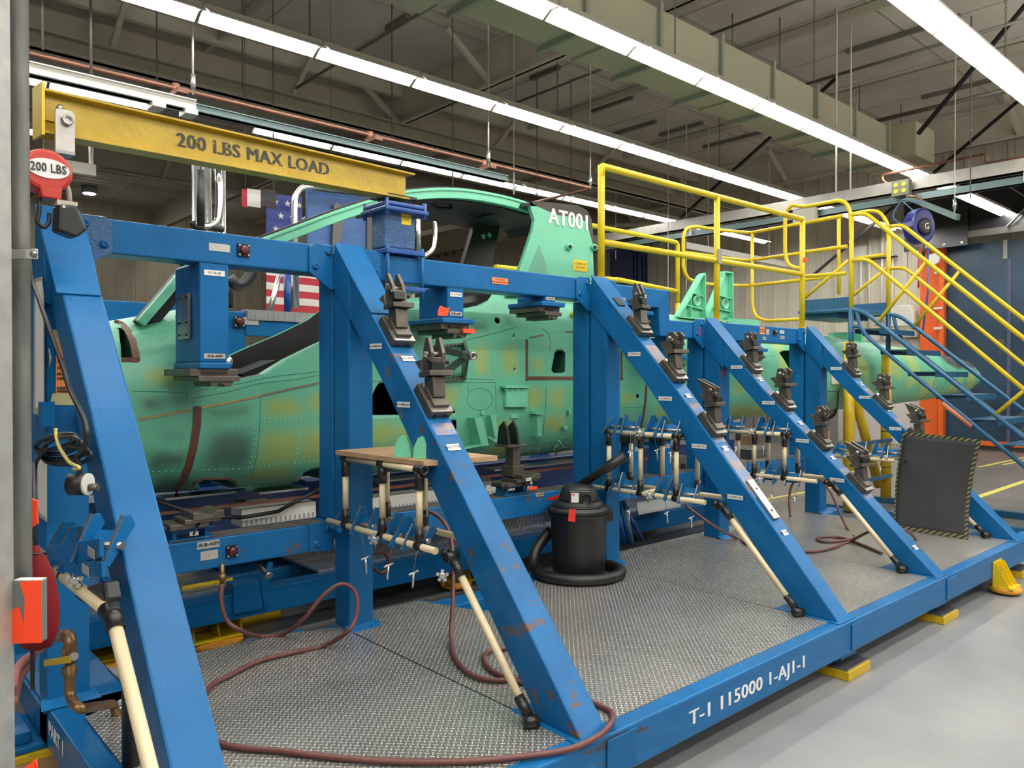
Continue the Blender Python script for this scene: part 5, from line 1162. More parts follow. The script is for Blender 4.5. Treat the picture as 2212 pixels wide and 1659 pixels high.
MB().prism([H_(math.cos(a)*.072, .008+math.sin(a)*.036, .054) for a in [k*2*PI/24 for k in range(24)]], -s_*.004).build('capacity_plate', white, ho)
text('200 LBS', .044, ink, H_(.0,.008,.056), d_, ZA, ho, bold=.001, sx=.78)
MB().prism([H_(-.03,-.05,.05),H_(.05,-.045,.05),H_(.045,-.10,.05),H_(-.02,-.10,.05)], -s_*.05).build('lower_housing', redp, ho, .006)
MB().tube(fillet([H_(-.02,-.10,.02),H_(-.02,-.15,.02),H_(-.03,-.19,.02),H_(-.005,-.21,.02),H_(.012,-.185,.02),H_(.012,-.15,.02)], .02), .008, 8).build('load_hook', blackm, ho)
MB().tube([H_(.06,.0,.0),H_(.085,-.05,.0),H_(.09,-.10,.0)], .010, 6).build('chain_guide', beige, ho)
MB().prism([H_(.03,-.10,.05),H_(.10,-.10,.05),H_(.10,-.115,.05),H_(.03,-.12,.05)], -s_*.05).build('bag_bracket', beige, ho)
MB().prism([H_(.035,-.115,.055),H_(.095,-.11,.055),H_(.135,-.20,.055),H_(.095,-.235,.055),H_(.03,-.215,.055)], -s_*.075).build('chain_bucket', black, ho, .01)
MB().lathe([(.006,0),(.006,.003)], H_(.05,-.125,.056), 10, s_).build('rivet', alu, ho)
# ---- left foreground: column, conduit, box
fg = dep(5,830,1.75)
o = MB().prism([dep(-60,830,1.75)*1, dep(22,830,1.72), dep(24,830,1.80), dep(-60,830,1.85)], (0,0,.001)) if 0 else None
a_, b_ = dep(-40,812,1.78), dep(22,812,1.72); rr = RGT
mb = MB(); mb.box((-.03,-.03,0), (.03,.03,ZD)); cl = mb.build('support_column', mat('galvanised_column', (.40,.40,.37), .5, .4, bump=.1, bscale=40, var=.12, vscale=20), None, .003)
cl.location = (b_.x-RGT.x*.043, b_.y-RGT.y*.043, 0); cl.rotation_euler.z = math.atan2(RGT.y, RGT.x); tag(cl, 'galvanised steel column at the left edge of the picture', 'column')
cn = dep(47,812,1.80); cn.z = 0
zb_ = dep(47,1260,1.80).z
cd = MB().cyl((cn.x,cn.y,zb_), (cn.x,cn.y,ZD), .019, seg=20).build('conduit_pipe', galv); tag(cd, 'upright galvanised conduit pipe beside the column at left', 'pipe')
c1 = dep(52,549,1.775); 
cm = MB().obox(c1+RGT*.0, RGT*.032, FWD*.002, ZA*.012).build('pipe_clamp', alu, None, .002); tag(cm, 'metal strap clamp screwed round the upright conduit', 'clamp')
MB().tube([V((cn.x,cn.y,c1.z))+(RGT*math.cos(a)-FWD*math.sin(a))*.0215 for a in [k*PI/8 for k in range(9)]], .003, 6).build('strap_rib', alu, cm)
MB().lathe([(.009,0),(.007,.004),(.002,.005)], c1+RGT*.024-FWD*.003, 12, -FWD).build('screw', steelb, cm)
# grey box under the conduit with orange tape
bc = dep(62,1318,1.76)
jb2 = MB().obox((bc.x,bc.y,bc.z), RGT*.036, FWD*.012, ZA*.070).build('outlet_box', mat('grey_box', (.16,.16,.16), .5), None, .003); tag(jb2, 'grey electrical box at the foot of the conduit, wrapped in orange tape', 'box')
def fr(x, z, o=0): return V((bc.x,bc.y,bc.z))+RGT*x+ZA*z-FWD*(.013+o)
MB().prism([fr(-.012,.068),fr(.037,.072),fr(.038,-.07),fr(-.03,-.072),fr(-.04,-.05),fr(-.038,.0),fr(-.014,.012),fr(-.002,-.03),fr(.0,.03)], -FWD*.001).build('orange_tape', ortape, jb2)
MB().obox(V((bc.x,bc.y,bc.z+.071))+RGT*.005, RGT*.03, FWD*.011, ZA*.001).build('white_label', white, jb2)
# orange scrap on the cord
q = dep(68,1109,1.9); o = MB().prism([q+RGT*x+ZA*z for x, z in ((-.012,.03),(0,.036),(.014,.03),(.012,.0),(.015,-.025),(0,-.035),(-.012,-.032))], FWD*.006).build('tape_flag', ortape); tag(o, 'small orange tape flag on the cord beside the conduit', 'tape')
o = MB().prism([dep(95,1700,1.5), dep(40,1668,1.5), dep(74,1642,1.5), dep(78,1700,1.5)], FWD*.01).build('tape_scrap', ortape); tag(o, 'orange tape corner at the lower left picture edge', 'tape')
# red drawstring bag
bg = MB(); prof_ = [(.008,.14),(.014,.125),(.026,.11),(.042,.07),(.052,.02),(.056,-.03),(.052,-.08),(.038,-.115),(.01,-.125)]
c0 = dep(78,1298,1.95)
vs = []; n_ = 28
for r, z in prof_:
    for k in range(n_):
        a = 2*PI*k/n_; w = 1+.07*math.sin(a*5+z*20)*(1 if z > .05 else .4); p = c0+RGT*math.cos(a)*r*w+V((FWD.x,FWD.y,0))*math.sin(a)*r*.6*w+ZA*z; vs.append(p)
bg.add(vs, [(i*n_+k, i*n_+(k+1) % n_, (i+1)*n_+(k+1) % n_, (i+1)*n_+k) for i in range(len(prof_)-1) for k in range(n_)]+[tuple(range(n_))[::-1]], True)
bo = bg.build('drawstring_bag', redcloth); tag(bo, 'red nylon drawstring bag hanging behind the orange-taped box', 'bag')
MB().cyl(c0+ZA*.135, dep(70,1000,2.05), .006, seg=6).build('drawstring', black, bo); MB().obox(c0-ZA*.17-RGT*.01, RGT*.005, FWD*.002, ZA*.055).build('webbing_end', black, bo)
MB().tube([c0+ZA*.12+RGT*math.cos(a)*.014+V((FWD.x,FWD.y,0))*math.sin(a)*.011 for a in [k*PI/5 for k in range(10)]], .004, 6, closed=True).build('cord_loop', black, bo)
# pale red hoses at lower left
o = MB().tube(smooth_path([dep(28,1490,2.4),dep(40,1440,2.5),dep(75,1410,2.7),dep(110,1385,2.9)]), .014, 8).tube(smooth_path([dep(28,1520,2.4),dep(42,1465,2.5),dep(70,1425,2.7)]), .014, 8).build('air_hose', hosep); tag(o, 'pale red hose pair behind the red bag at lower left', 'hose')
# ---- sign holders on post one
X1 = .655
def sheet_on_post(px0, py0, px1, py1, m, nm, par, t=.004): 
    return MB().prism([onX(px0,py0,X1), onX(px1,py0,X1), onX(px1,py1,X1), onX(px0,py1,X1)], (-t,0,0)).build(nm, m, par)
hs = MB().prism([onX(76,603,X1), onX(91,598,X1), onX(96,640,X1), onX(96,900,X1), onX(74,893,X1)], (-.004,0,0)).build('sign_holder', platem, fx, .001)
MB().prism([onX(77,610,X1-.005), onX(90,606,X1-.005), onX(93,640,X1-.005), onX(93,885,X1-.005), onX(77,880,X1-.005)], (-.001,0,0)).build('paper', white, hs)
h2_ = MB().prism([onX(80,985,X1), onX(102,985,X1), onX(102,1127,X1), onX(82,1112,X1)], (-.004,0,0)).build('sign_holder', platem, fx, .001)
MB().prism([onX(82,988,X1-.005), onX(99,988,X1-.005), onX(99,1118,X1-.005), onX(84,1106,X1-.005)], (-.001,0,0)).build('paper', white, h2_)
MB().prism([onX(96,700,X1+.03), onX(111,775,X1+.03), onX(96,838,X1+.03), onX(94,780,X1+.03)], (-.003,0,0)).build('diamond_sign', white, fx)
MB().prism([onX(96,700,X1+.028), onX(101,728,X1+.028), onX(95,745,X1+.028)], (-.003,0,0)).build('yellow_sign_edge', yink, fx)
text('5', .10, ink, onX(101,775,X1+.022), -YA, ZA, fx, bold=.003, sx=.5)
ys = 3.518
MB().prism([onY(113,712,ys), onY(135,712,ys), onY(135,738,ys), onY(116,738,ys)], (0,-.001,0)).build('masking_tape', mat('masking_tape', (.42,.40,.20), .6), fx)
og = MB().prism([onY(121,737,ys), onY(172,737,ys), onY(172,850,ys), onY(120,850,ys)], (0,-.002,0)).build('orange_notice', orsign, fx)
for l, y_, s in (('NOTICE',775,.05),('OPERATOR',795,.014),('MUST BE',808,.014),('CERTIFIED',818,.015),('KEEP LOCKED',839,.015),('WHEN NOT IN USE',846,.013)): text(l, s, ink, onY(123,y_,ys-.003), XA, ZA, og, bold=.0008, align='LEFT')
MB().prism([onY(113,850,ys), onY(168,850,ys), onY(168,875,ys), onY(107,875,ys), onY(110,862,ys)], (0,-.002,0)).build('masking_tape', MATS['masking_tape'], fx)
MB().box((.645,3.45,1.40), (.69,3.52,1.50)).build('hook_block', blue, fx, .003); MB().box((.79,3.44,1.36), (.83,3.52,1.48)).build('hook_block', blue, fx, .003)
for z in (2.22,2.10,1.97,1.86): MB().lathe([(.014,0),(.014,.02)], (.655,3.74,z), 4, (-1,0,0)).build('bolt_head', blue, fx)
# ---- power cable with plug hung on the post
cb = thing('power_cable', 'coiled black power cable hung on the first post, plug dangling below', 'cable', (.62,3.4,1.3))
XC = .60
pc = smooth_path([onX(x,y,XC) for x, y in ((62,540),(68,600),(85,650),(110,720),(135,790),(150,840),(175,890),(187,930),(183,965),(168,985),(172,1010),(172,1032))], 6)
MB().tube(pc, .008, 8).build('lead', black, cb)
for k in range(6):
    cx, cy, rx, ry, ro = 120+k*5, 955+k*6, 46+3*(k%3), 14+5*(k%4), -.25+.12*(k%3)
    P_ = []
    for j in range(22):
        a = 2*PI*j/22; x = cx+math.cos(a)*rx*math.cos(ro)-math.sin(a)*ry*math.sin(ro); y = cy+math.cos(a)*rx*math.sin(ro)+math.sin(a)*ry*math.cos(ro); P_.append(onX(x, y, XC+.012*(k%3)+.01*math.sin(a)))
    MB().tube(P_, .0075, 8, closed=True).build('cable_loop', black, cb)
MB().tube(smooth_path([onX(x,y,XC-.01) for x, y in ((100,970),(78,1000),(74,1040),(70,1110))]), .0075, 8).build('lead', black, cb)
MB().tube(smooth_path([onX(x,y,XC-.02) for x, y in ((120,925),(121,940),(128,965),(140,985),(152,1000),(168,1008),(170,1012),(160,1014))]), .006, 6).build('webbing_tie', rope, cb)
pp = onX(173,1046,XC); MB().cyl(pp-RGT*.03, pp+RGT*.02, .034, seg=18).build('plug_body', black, cb); MB().cyl(pp+RGT*.02, pp+RGT*.028, .034, seg=18).build('plug_ring', wht, cb); MB().cyl(pp+RGT*.03-ZA*.01, pp+RGT*.055-ZA*.01, .012, seg=8).build('pin', steel, cb)
# ---- valve and brass pipe at the first post
vp = thing('brass_pipe', 'old copper and brass air pipe with yellow valve handle at the first post', 'pipe', (.62,3.2,.3))
XV = .62
MB().tube(fillet([onX(100,1375,XV), onX(148,1372,XV), onX(152,1385,XV), onX(152,1430,XV)], .04), .020, 12).build('upper_pipe', brass, vp)
MB().tube(fillet([onX(152,1430,XV), onX(150,1508,XV), onX(172,1532,XV), V((.84,3.24,.335)), V((.86,3.24,.25))], .05), .017, 12).build('lower_pipe', brass, vp)
MB().cyl(onX(151,1398,XV), onX(151,1428,XV), .024, seg=12).build('valve_body', brass, vp); MB().cyl(onX(134,1374,XV), onX(142,1373,XV), .025, seg=6).build('union_nut', steelb, vp); MB().cyl(onX(150,1440,XV), onX(150,1458,XV), .024, seg=6).build('union_nut', brass, vp)
hv = MB().bar(onX(96,1433,XV-.03), onX(152,1424,XV-.03), .006, .022).build('valve_handle', yellow, vp, .002); MB().cyl(onX(160,1418,XV-.045), onX(158,1419,XV+.0), .013, seg=8).build('handle_nut', steelb, vp)
# ---- black floor pole between the first brace and post
bp_ = onZ(283,1652,.29); o = MB().cyl((bp_.x,bp_.y,.29), (bp_.x,bp_.y,.29+.62), .028, seg=18).build('black_pole', black); tag(o, 'short black plastic pole standing on the deck behind the first brace', 'pole')
# ================================================================== PIPE RACKS
def bracket(par_unused, c, w=.10, rot=0, lab='', flip=1):
    t = thing('tool_bracket', lab, 'bracket', tuple(c), 'blue tool brackets on the pipe racks'); c = V(c)
    e = V((math.cos(rot), math.sin(rot), 0)); g = V((-e.y, e.x, 0))
    for k in (0, 1):
        o_ = c+e*(w*.55*(k*2-1)); MB().prism([o_+g*-.06+ZA*-.04, o_+g*-.04+ZA*-.055, o_+g*.07+ZA*.05*flip, o_+g*.05+ZA*.085*flip, o_+g*.02+ZA*.085*flip], e*.008).build('side_plate', blue, t, .001)
        MB().prism([o_+g*-.062+ZA*-.04+e*.001, o_+g*-.03+ZA*.0+e*.001, o_+g*.02+ZA*.087*flip+e*.001, o_+g*.015+ZA*.09*flip+e*.001], e*.006).build('bare_edge', steelb, t)
    MB().prism([c-e*w*.55+g*-.02+ZA*-.03, c+e*w*.6+g*-.02+ZA*-.03, c+e*w*.6+g*.04+ZA*.03, c-e*w*.55+g*.04+ZA*.03], V((0,0,.006))).build('web_plate', blue, t)
    MB().cyl(c-e*w*.75, c+e*w*.75, .012, seg=10).build('bushing', steelb, t)
    return t
def pin(c, lab, ln=.12):
    c = V(c); t = thing('quick_pin', lab, 'pin', tuple(c), 'chained pins hanging from the racks')
    a = random.uniform(-.3, .3)
    MB().cyl(c, c+V((a*.1,0,-ln*.7)), .0015, seg=5).build('lanyard', rod, t)
    d = c+V((a*.1,0,-ln*.7)); MB().cyl(d, d+V((.03*a,.0,-ln*.5)), .005, seg=8).build('pin_shaft', alu, t)
    MB().cyl(d+V((-.025,0,-.005)), d+V((.025,.0,.005)), .005, seg=6).build('pin_handle', alu, t); return t
def star(c, lab):
    c = V(c); t = thing('star_knob', lab, 'knob', tuple(c), 'star knobs on the racks'); mb = MB()
    mb.lathe([(.014,0),(.016,.008),(.01,.014)], c, 12, -FWD)
    for k in range(5): a = 2*PI*k/5+.3; q_ = c+RGT*math.cos(a)*.020+ZA*math.sin(a)*.020; mb.lathe([(.008,0),(.008,.009)], q_, 8, -FWD)
    mb.build('knob_head', alu, t); MB().cyl(c, c+FWD*.03-ZA*.05, .004, seg=6).build('stem', steelb, t); return t
RN = ['at the second post','at the third post','at the fourth post','at the fifth post']
pr = .0155
def J(mb_, a, b_, r=.021): mb_.cyl(a, b_, r, seg=14)
def rack(i, X, yb, yf, zl, zt, ys_top, xb, xd, top=True, legtop=None):
    t = thing('pipe_rack', 'cream plastic pipe rack with black joints '+RN[i-1], 'rack', (X,3,zl), 'pipe racks')
    MB().cyl((X,yb,zl), (X,yf+.06,zl), pr, seg=14).build('lower_pipe', cream, t)
    MB().cyl((xb,yb-.1,zl), (xb,yf+.02,zl), pr, seg=14).build('lower_pipe', cream, t)
    MB().cyl((X,yf,zl), (X,yf-.03,zl), .021, seg=14).build('joint', joint, t)
    MB().lathe([(.022,-.03),(.022,.03)], (X,yf-.05,zl-.005), 12, (1,0,0)).build('swivel_joint', joint, t)
    # leaning leg parallel to the brace
    a = V((X,yf-.06,zl-.01)); b_ = V((X,2.085,.315)); dd = (b_-a).normalized()
    MB().cyl(a, a+dd*.09, .022, seg=14).build('joint', joint, t); MB().cyl(a+dd*.06, b_-dd*.05, pr+.001, seg=14).build('leaning_leg', cream, t); MB().cyl(b_-dd*.10, b_-dd*.02, .021, seg=14).build('joint', joint, t)
    f_ = MB().lathe([(.024,-.03),(.024,.03),(.016,.03),(.016,-.028)], b_, 16, (1,-.6,0)).build('foot_joint', joint, t)
    if top:
        MB().cyl((X,ys_top[0],zt), (X,ys_top[-1],zt), pr, seg=14).build('upper_pipe', cream, t)
        for k, y in enumerate(ys_top):
            MB().cyl((X,y,zl+.08), (X,y,zt-.08), pr, seg=14).build('upright', cream, t)
            for z0, z1 in ((zl-.0,zl+.085),(zt-.09,zt+.0)): MB().cyl((X,y,z0), (X,y,z1), .021, seg=14).build('joint', joint, t)
            for z0 in (zl, zt): MB().cyl((X,y-.022,z0), (X,y+.022,z0), .022, seg=14).build('joint', joint, t)
            MB().cyl((xb,y+.02,zl+.08), (xb,y+.02,zt-.05), pr, seg=14).build('upright', cream, t); MB().cyl((xb,y+.02,zl), (xb,y+.02,zl+.09), .021, seg=14).build('joint', joint, t); MB().cyl((xb,y+.02,zt-.09), (xb,y+.02,zt), .021, seg=14).build('joint', joint, t)
            if k in (1,): MB().cyl((X,y,zl), (xb,y+.02,zl), pr-.001, seg=12).build('cross_pipe', cream, t)
        MB().cyl((xb,ys_top[0],zt), (xb,ys_top[-1],zt), pr, seg=14).build('upper_pipe', cream, t)
        MB().lathe([(.022,0),(.022,.03),(.014,.03),(.014,.01)], (X,ys_top[-1]-.02,zt), 16, (-.2,-1,0)).build('end_joint', joint, t)
    return t
rA = rack(1, 1.965, 3.62, 2.62, .85, 1.19, (3.44,3.10,2.80), 2.22, 0)
rB = rack(2, 3.965, 3.68, 2.62, .84, 1.225, (3.44,3.17,2.89), 4.22, 0)
rC = rack(3, 5.36, 3.62, 2.62, .84, 1.165, (3.45,3.18,2.93), 5.6, 0)
rD = rack(4, 7.02, 3.50, 2.74, .86, 1.1, (), 7.25, 0, False)
# plywood shelf with green brackets on rack one
o = MB().prism([(1.925,3.47,1.207),(2.35,3.47,1.207),(2.35,2.72,1.207),(1.96,2.76,1.207)], (0,0,.022)).build('plywood_board', wood); tag(o, 'worn plywood board lying on the nearest pipe rack', 'board')
for i, (x, y, h) in enumerate(((1.99,2.97,.10),(2.06,3.0,.09),(2.02,2.86,.10),(2.12,2.98,.105))):
    z = 1.230; ex = V((.45,-.9,0)).normalized()
    o = MB().prism([V((x,y,z))+ex*a+ZA*b_ for a, b_ in ((-.045,0),(.045,0),(.03,h*.5),(.012,h*.92),(0,h),(-.02,h*.9),(-.04,h*.5))], (.012,.006,0)).box((x-.02,y-.01,z), (x+.05,y+.02,z+.004)).build('green_bracket', greenb)
    tag(o, ['leftmost rounded green bracket on the plywood board','second rounded green bracket on the plywood board','front right rounded green bracket on the plywood board','rearmost rounded green bracket on the plywood board'][i], 'bracket', 'green brackets on the board')
# blue brackets, pins and knobs per rack
bid = 0
POS = ['rear','middle','front','frontmost']
for i, (X, z, yl, nm) in enumerate(((1.96,.87,(3.50,3.30,3.02,2.85),'lower pipe of the rack at the second post'), (3.96,.87,(3.45,3.30,3.0,2.82),'lower pipe of the rack at the third post'), (3.96,1.26,(3.42,3.28,3.08,2.95),'upper pipe of the rack at the third post'), (5.36,.84,(3.38,3.22,3.05,2.88),'lower pipe of the rack at the fourth post'), (5.36,1.20,(3.50,3.36,3.12,2.98),'upper pipe of the rack at the fourth post'), (7.02,.92,(3.3,3.12,2.95,2.82),'pipe rack at the fifth post'))):
    for k, y in enumerate(yl): bracket(None, (X+.03,y,z), .09, -PI/2+(.25 if k % 2 else -.2), POS[k]+' blue tool bracket on the '+nm, 1 if k % 3 else .7)
    for k, y in enumerate((yl[1]-.04, yl[2]-.03, yl[3]-.05)): pin((X-.01,y,z-.04), POS[k]+' chained pin under the '+nm, .13 if k else .16)
    star((X-.06,yl[2]+.05,z-.02), 'star knob on the '+nm)
star(onX(956,1243,1.93), 'silver star knob hanging low beside the nearest leaning pipe'); 
# first rack at lower left with black tray
XR = .60
r0 = thing('pipe_rack', 'cream plastic pipe rack at the first post with long leaning leg', 'rack', (XR,2.6,.9), 'pipe racks')
f0 = lambda x, y: onX(x, y, XR)
MB().cyl(f0(120,1232), f0(240,1325), .019, seg=14).build('lower_pipe', cream, r0); MB().cyl(f0(136,1243), f0(139,1246), .0205, seg=14).build('black_band', joint, r0)
a = f0(248,1335); MB().cyl(f0(230,1318), f0(246,1332), .024, seg=14).build('joint', joint, r0)
dd = (f0(325,1659)-f0(245,1340)).normalized(); a0 = f0(238,1310)
MB().cyl(a0, a0+dd*.075, .024, seg=14).build('joint', joint, r0); MB().cyl(a0+dd*.05, V((XR,1.70,.36)), .0185, seg=14).build('leaning_leg', cream, r0); MB().cyl(V((XR,1.70,.36)), V((XR,1.70,.0)), .019, seg=12).build('foot_joint', joint, r0)
tb = MB().prism([f0(155,1288), f0(172,1272), f0(200,1263), f0(222,1258), f0(228,1300), f0(210,1310), f0(190,1312), f0(170,1299)], (.045,0,0)).build('parts_tray', black, None, .01); tag(tb, 'black plastic tray hung on the first pipe rack', 'tray')
for lx, ly, k in ((112,1190,0),(160,1205,1),(195,1180,2)):
    bracket(None, f0(lx, ly)+V((.03,0,0)), .10, -PI/2+.3*k, ['left','middle','right'][k]+' blue tool bracket on the rack at the first post')
for px, py, w in ((225,1190,.13),(212,1227,.13)): 
    o = plate_on(f0(px, py)-XA*.032, (0,-1,0), ZA, w*.55, .026, platem, None, 'tag_plate'); tag(o, 'engraved metal tag plate '+('upper' if py < 1200 else 'lower')+' on the first rack', 'plate', 'tag plates')
for q_, m_ in ((((118,1178),(240,1160),(240,1200),(175,1217),(130,1205)),blue),(((155,1203),(245,1212),(246,1243),(180,1242),(160,1226)),blue),(((75,1178),(95,1166),(126,1190),(112,1208)),steelb),(((95,1206),(112,1180),(131,1200),(114,1222)),steelb)):
    MB().prism([f0(*z_)-XA*(.03 if m_ == blue else .045) for z_ in q_], (.012,0,0)).build('tool_plate', m_, r0, .001)
star(f0(180,1250)-XA*.02, 'silver star knob above the black tray')
# ================================================================== VACUUM, MAT, HOSES
vx, vy, vz = 3.70, 3.47, .29
vc = thing('shop_vacuum', 'black wet and dry shop vacuum standing on the tread plate deck', 'vacuum cleaner', (vx,vy,vz))
MB().lathe([(.165,.03),(.172,.05),(.174,.14),(.176,.145),(.178,.28),(.181,.285),(.184,.40),(.20,.41),(.20,.43)], (vx,vy,vz), 40).build('drum', black, vc)
MB().lathe([(.21,.43),(.205,.455),(.16,.47),(.15,.50),(.145,.50)], (vx,vy,vz), 40).build('lid', black, vc)
MB().lathe([(.14,.48),(.13,.52),(.11,.58),(.09,.60),(.02,.605)], (vx,vy,vz), 28).build('motor_housing', black, vc)
vd = V((-FWD.x,-FWD.y,0)).normalized(); vr = V((RGT.x,RGT.y,0))
MB().obox(V((vx,vy,vz+.535))+vd*.10, vr*.075, vd*.03, ZA*.045).build('control_panel', mat('grey_black_plastic', (.03,.03,.03), .35), vc, .01)
MB().lathe([(.036,0),(.036,.015),(.026,.015),(.026,.002)], V((vx,vy,vz+.53))+vd*.13+vr*.035, 22, vd).build('hose_port', blackm, vc); MB().lathe([(.025,.002),(.025,.004)], V((vx,vy,vz+.53))+vd*.13+vr*.035, 20, vd).build('port_opening', dark, vc)
MB().obox(V((vx,vy,vz+.535))+vd*.134-vr*.035, vr*.024, vd*.001, ZA*.030).build('warning_label', white, vc); MB().obox(V((vx,vy,vz+.555))+vd*.136-vr*.045, vr*.009, vd*.001, ZA*.004).build('label_mark', redlab, vc)
MB().prism([V((vx,vy,vz))+vd*.208-vr*a+ZA*b_ for a, b_ in ((.085,.40),(.04,.395),(.035,.475),(.078,.475))], vd*.003).build('red_tag', redlab, vc)
for s__ in (-1,1): MB().obox(V((vx,vy,vz+.40))+vr*s__*.20, vr*.025, vd*.03, ZA*.035).build('lid_latch', black, vc, .005)
for k in range(3): MB().tube([V((vx+math.cos(a)*(.15+.012*k),vy+math.sin(a)*(.15+.012*k),vz+.482-.006*k)) for a in [j*2*PI/28 for j in range(28)]], .006, 6, closed=True).build('power_cord', blackm, vc)
# corrugated hose around the base
P_ = []
for k in range(60):
    t = k/59; a = -2.5+t*5.2; rr_ = .245; P_.append(V((vx,vy,vz+.035))+vr*math.sin(a)*rr_*1.12+vd*math.cos(a)*rr_)
P_ = [V((vx,vy,vz+.28))-vr*.18-vd*.1, V((vx,vy,vz+.18))-vr*.27-vd*.02, V((vx,vy,vz+.09))-vr*.30+vd*.02]+P_[8:]
P_ = smooth_path(P_, 5); rad = [.034+(.003 if i % 2 else 0) for i in range(len(P_))]
MB().tube(P_, rad, 14).build('suction_hose', black, vc)
# wand leaning from lid to the rack
w0, w1 = V((vx,vy,vz+.58))+vr*.0-vd*.05, onX(1350,985,3.9)
MB().tube([w0, w0.lerp(w1,.55), w0.lerp(w1,.62), w1], [.028,.026,.036,.034], 16).build('wand', black, vc)
# rubber mat
BRm = onZ(2091,1166,.289); BLm = onZ(1932,1142,.289); 
up_ = []
mt = MB(); vs = []; NU, NV = 12, 14
dirm = (BRm-BLm); 
TRm = onX(2120,950, BRm.x+.10); TLm = onX(1951,933, BLm.x+.14)
for j in range(NV+1):
    v = j/NV
    for i in range(NU+1):
        u = i/NU; p = BLm.lerp(BRm,u).lerp(TLm.lerp(TRm,u), v); bow = math.sin(v*PI)*.05*(1); p = p+V((.6,.6,0)).normalized()*bow; vs.append(p)
fs = [(j*(NU+1)+i, j*(NU+1)+i+1, (j+1)*(NU+1)+i+1, (j+1)*(NU+1)+i) for j in range(NV) for i in range(NU)]
mt.add(vs, fs, True); mo = mt.build('rubber_mat', rubber); tag(mo, 'black anti-fatigue mat with striped edge standing between the last two braces', 'mat')
md = mo.modifiers.new('t', 'SOLIDIFY'); md.thickness = .012; md.offset = 0
edgm = stripe_mat('striped_mat_edge', (.02,.02,.02), (.20,.19,.07), .03, .5, 2, .6)
nm_ = (vs[1]-vs[0]).cross(vs[NU+1]-vs[0]).normalized(); nm_ = nm_ if nm_.dot(EYE-vs[0]) > 0 else -nm_
def edge(idx0, idx1, inner):
    a_ = [vs[k] for k in idx0]; e_ = MB(); w_ = []
    for k, (i0, i1) in enumerate(zip(idx0, idx1)): w_ += [vs[i0]+nm_*.0085, vs[i0].lerp(vs[i1], inner)+nm_*.0085, vs[i0].lerp(vs[i1], inner)+nm_*.0075, vs[i0]+nm_*.0075]
    n = len(idx0); e_.add(w_, [(4*i,4*i+1,4*i+5,4*i+4) for i in range(n-1)]); e_.build('striped_edge', edgm, mo)
R0 = list(range(NU+1)); 
edge(R0, [k+NU+1 for k in R0], .55); edge([NV*(NU+1)+k for k in R0], [(NV-1)*(NU+1)+k for k in R0], .45)
edge([j*(NU+1)+NU for j in range(NV+1)], [j*(NU+1)+NU-1 for j in range(NV+1)], .5); edge([j*(NU+1) for j in range(NV+1)], [j*(NU+1)+1 for j in range(NV+1)], .3)
# maroon air hoses
def hosep_(pts, lab, r=.011, m=hose, nm='air_hose'):
    P = []
    for q in pts:
        x, y, pl, v = q; P.append(onZ(x, y, v) if pl == 'z' else onY(x, y, v) if pl == 'y' else onX(x, y, v))
    o = MB().tube(smooth_path(P, 8), r, 10).build(nm, m); tag(o, lab, 'hose', 'maroon air hoses'); return o
Z0 = .302
hA = hosep_([(480,1262,'y',3.66),(478,1300,'y',3.64),(490,1340,'y',3.62),(520,1362,'y',3.6),(560,1374,'z',Z0),(610,1370,'z',Z0),(655,1338,'y',3.50),(695,1290,'y',3.45),(735,1262,'y',3.42),(765,1275,'y',3.38),(772,1315,'y',3.3),(755,1360,'y',3.2),(700,1395,'z',Z0),(640,1408,'z',Z0),(560,1428,'z',Z0),(490,1462,'z',Z0),(455,1482,'z',Z0),(430,1520,'z',Z0),(430,1575,'z',Z0),(490,1610,'z',Z0),(600,1622,'z',Z0),(720,1636,'z',Z0),(850,1645,'z',Z0),(1000,1645,'z',Z0),(1130,1634,'z',Z0),(1230,1618,'z',Z0),(1292,1590,'y',1.845),(1319,1563,'y',1.85),(1322,1540,'z',.305),(1300,1526,'z',Z0),(1275,1515,'z',Z0)], 'long maroon air hose winding over the front deck round the second brace')
cf = onY(480,1240,3.68); o = MB().cyl(cf+ZA*.05, cf-ZA*.06, .012, seg=8).cyl(cf-ZA*.0, cf-ZA*.03, .018, seg=6).build('hose_fitting', brass, fx)
cf = onY(575,1232,3.68); MB().cyl(onY(555,1216,3.72), onY(580,1243,3.64), .014, seg=10).build('hose_fitting', black, fx); MB().cyl(onY(578,1240,3.645), onY(582,1245,3.63), .020, seg=12).build('fitting_ring', steelb, fx)
hosep_([(890,1130,'y',3.5),(920,1106,'y',3.5),(950,1118,'y',3.4),(970,1150,'y',3.3),(978,1200,'y',3.2),(978,1300,'y',3.1),(974,1380,'y',3.0),(985,1425,'z',Z0),(1020,1458,'z',Z0),(1070,1470,'z',Z0),(1120,1465,'z',Z0),(1130,1475,'z',Z0),(1100,1466,'z',Z0),(1060,1446,'z',Z0),(1045,1422,'z',Z0),(1060,1405,'z',Z0),(1100,1400,'z',Z0)], 'maroon air hose hanging beside the nearest leaning pipe and looping on the deck')
hosep_([(800,1280,'z',.015),(850,1282,'z',.015),(885,1262,'z',.015),(870,1246,'z',.015),(820,1242,'z',.015),(798,1240,'z',.015)], 'dark hose loop lying on the floor through the deck cut-out')
hosep_([(1480,1092,'y',3.4),(1540,1135,'y',3.2),(1590,1162,'z',Z0),(1615,1175,'z',Z0),(1650,1172,'z',Z0),(1700,1185,'z',Z0),(1750,1192,'z',Z0),(1800,1183,'z',Z0),(1835,1170,'z',Z0),(1880,1148,'y',2.5),(1930,1141,'y',2.35),(1965,1150,'y',2.3),(1978,1166,'z',Z0)], 'maroon air hose crossing the far deck over the fourth brace')
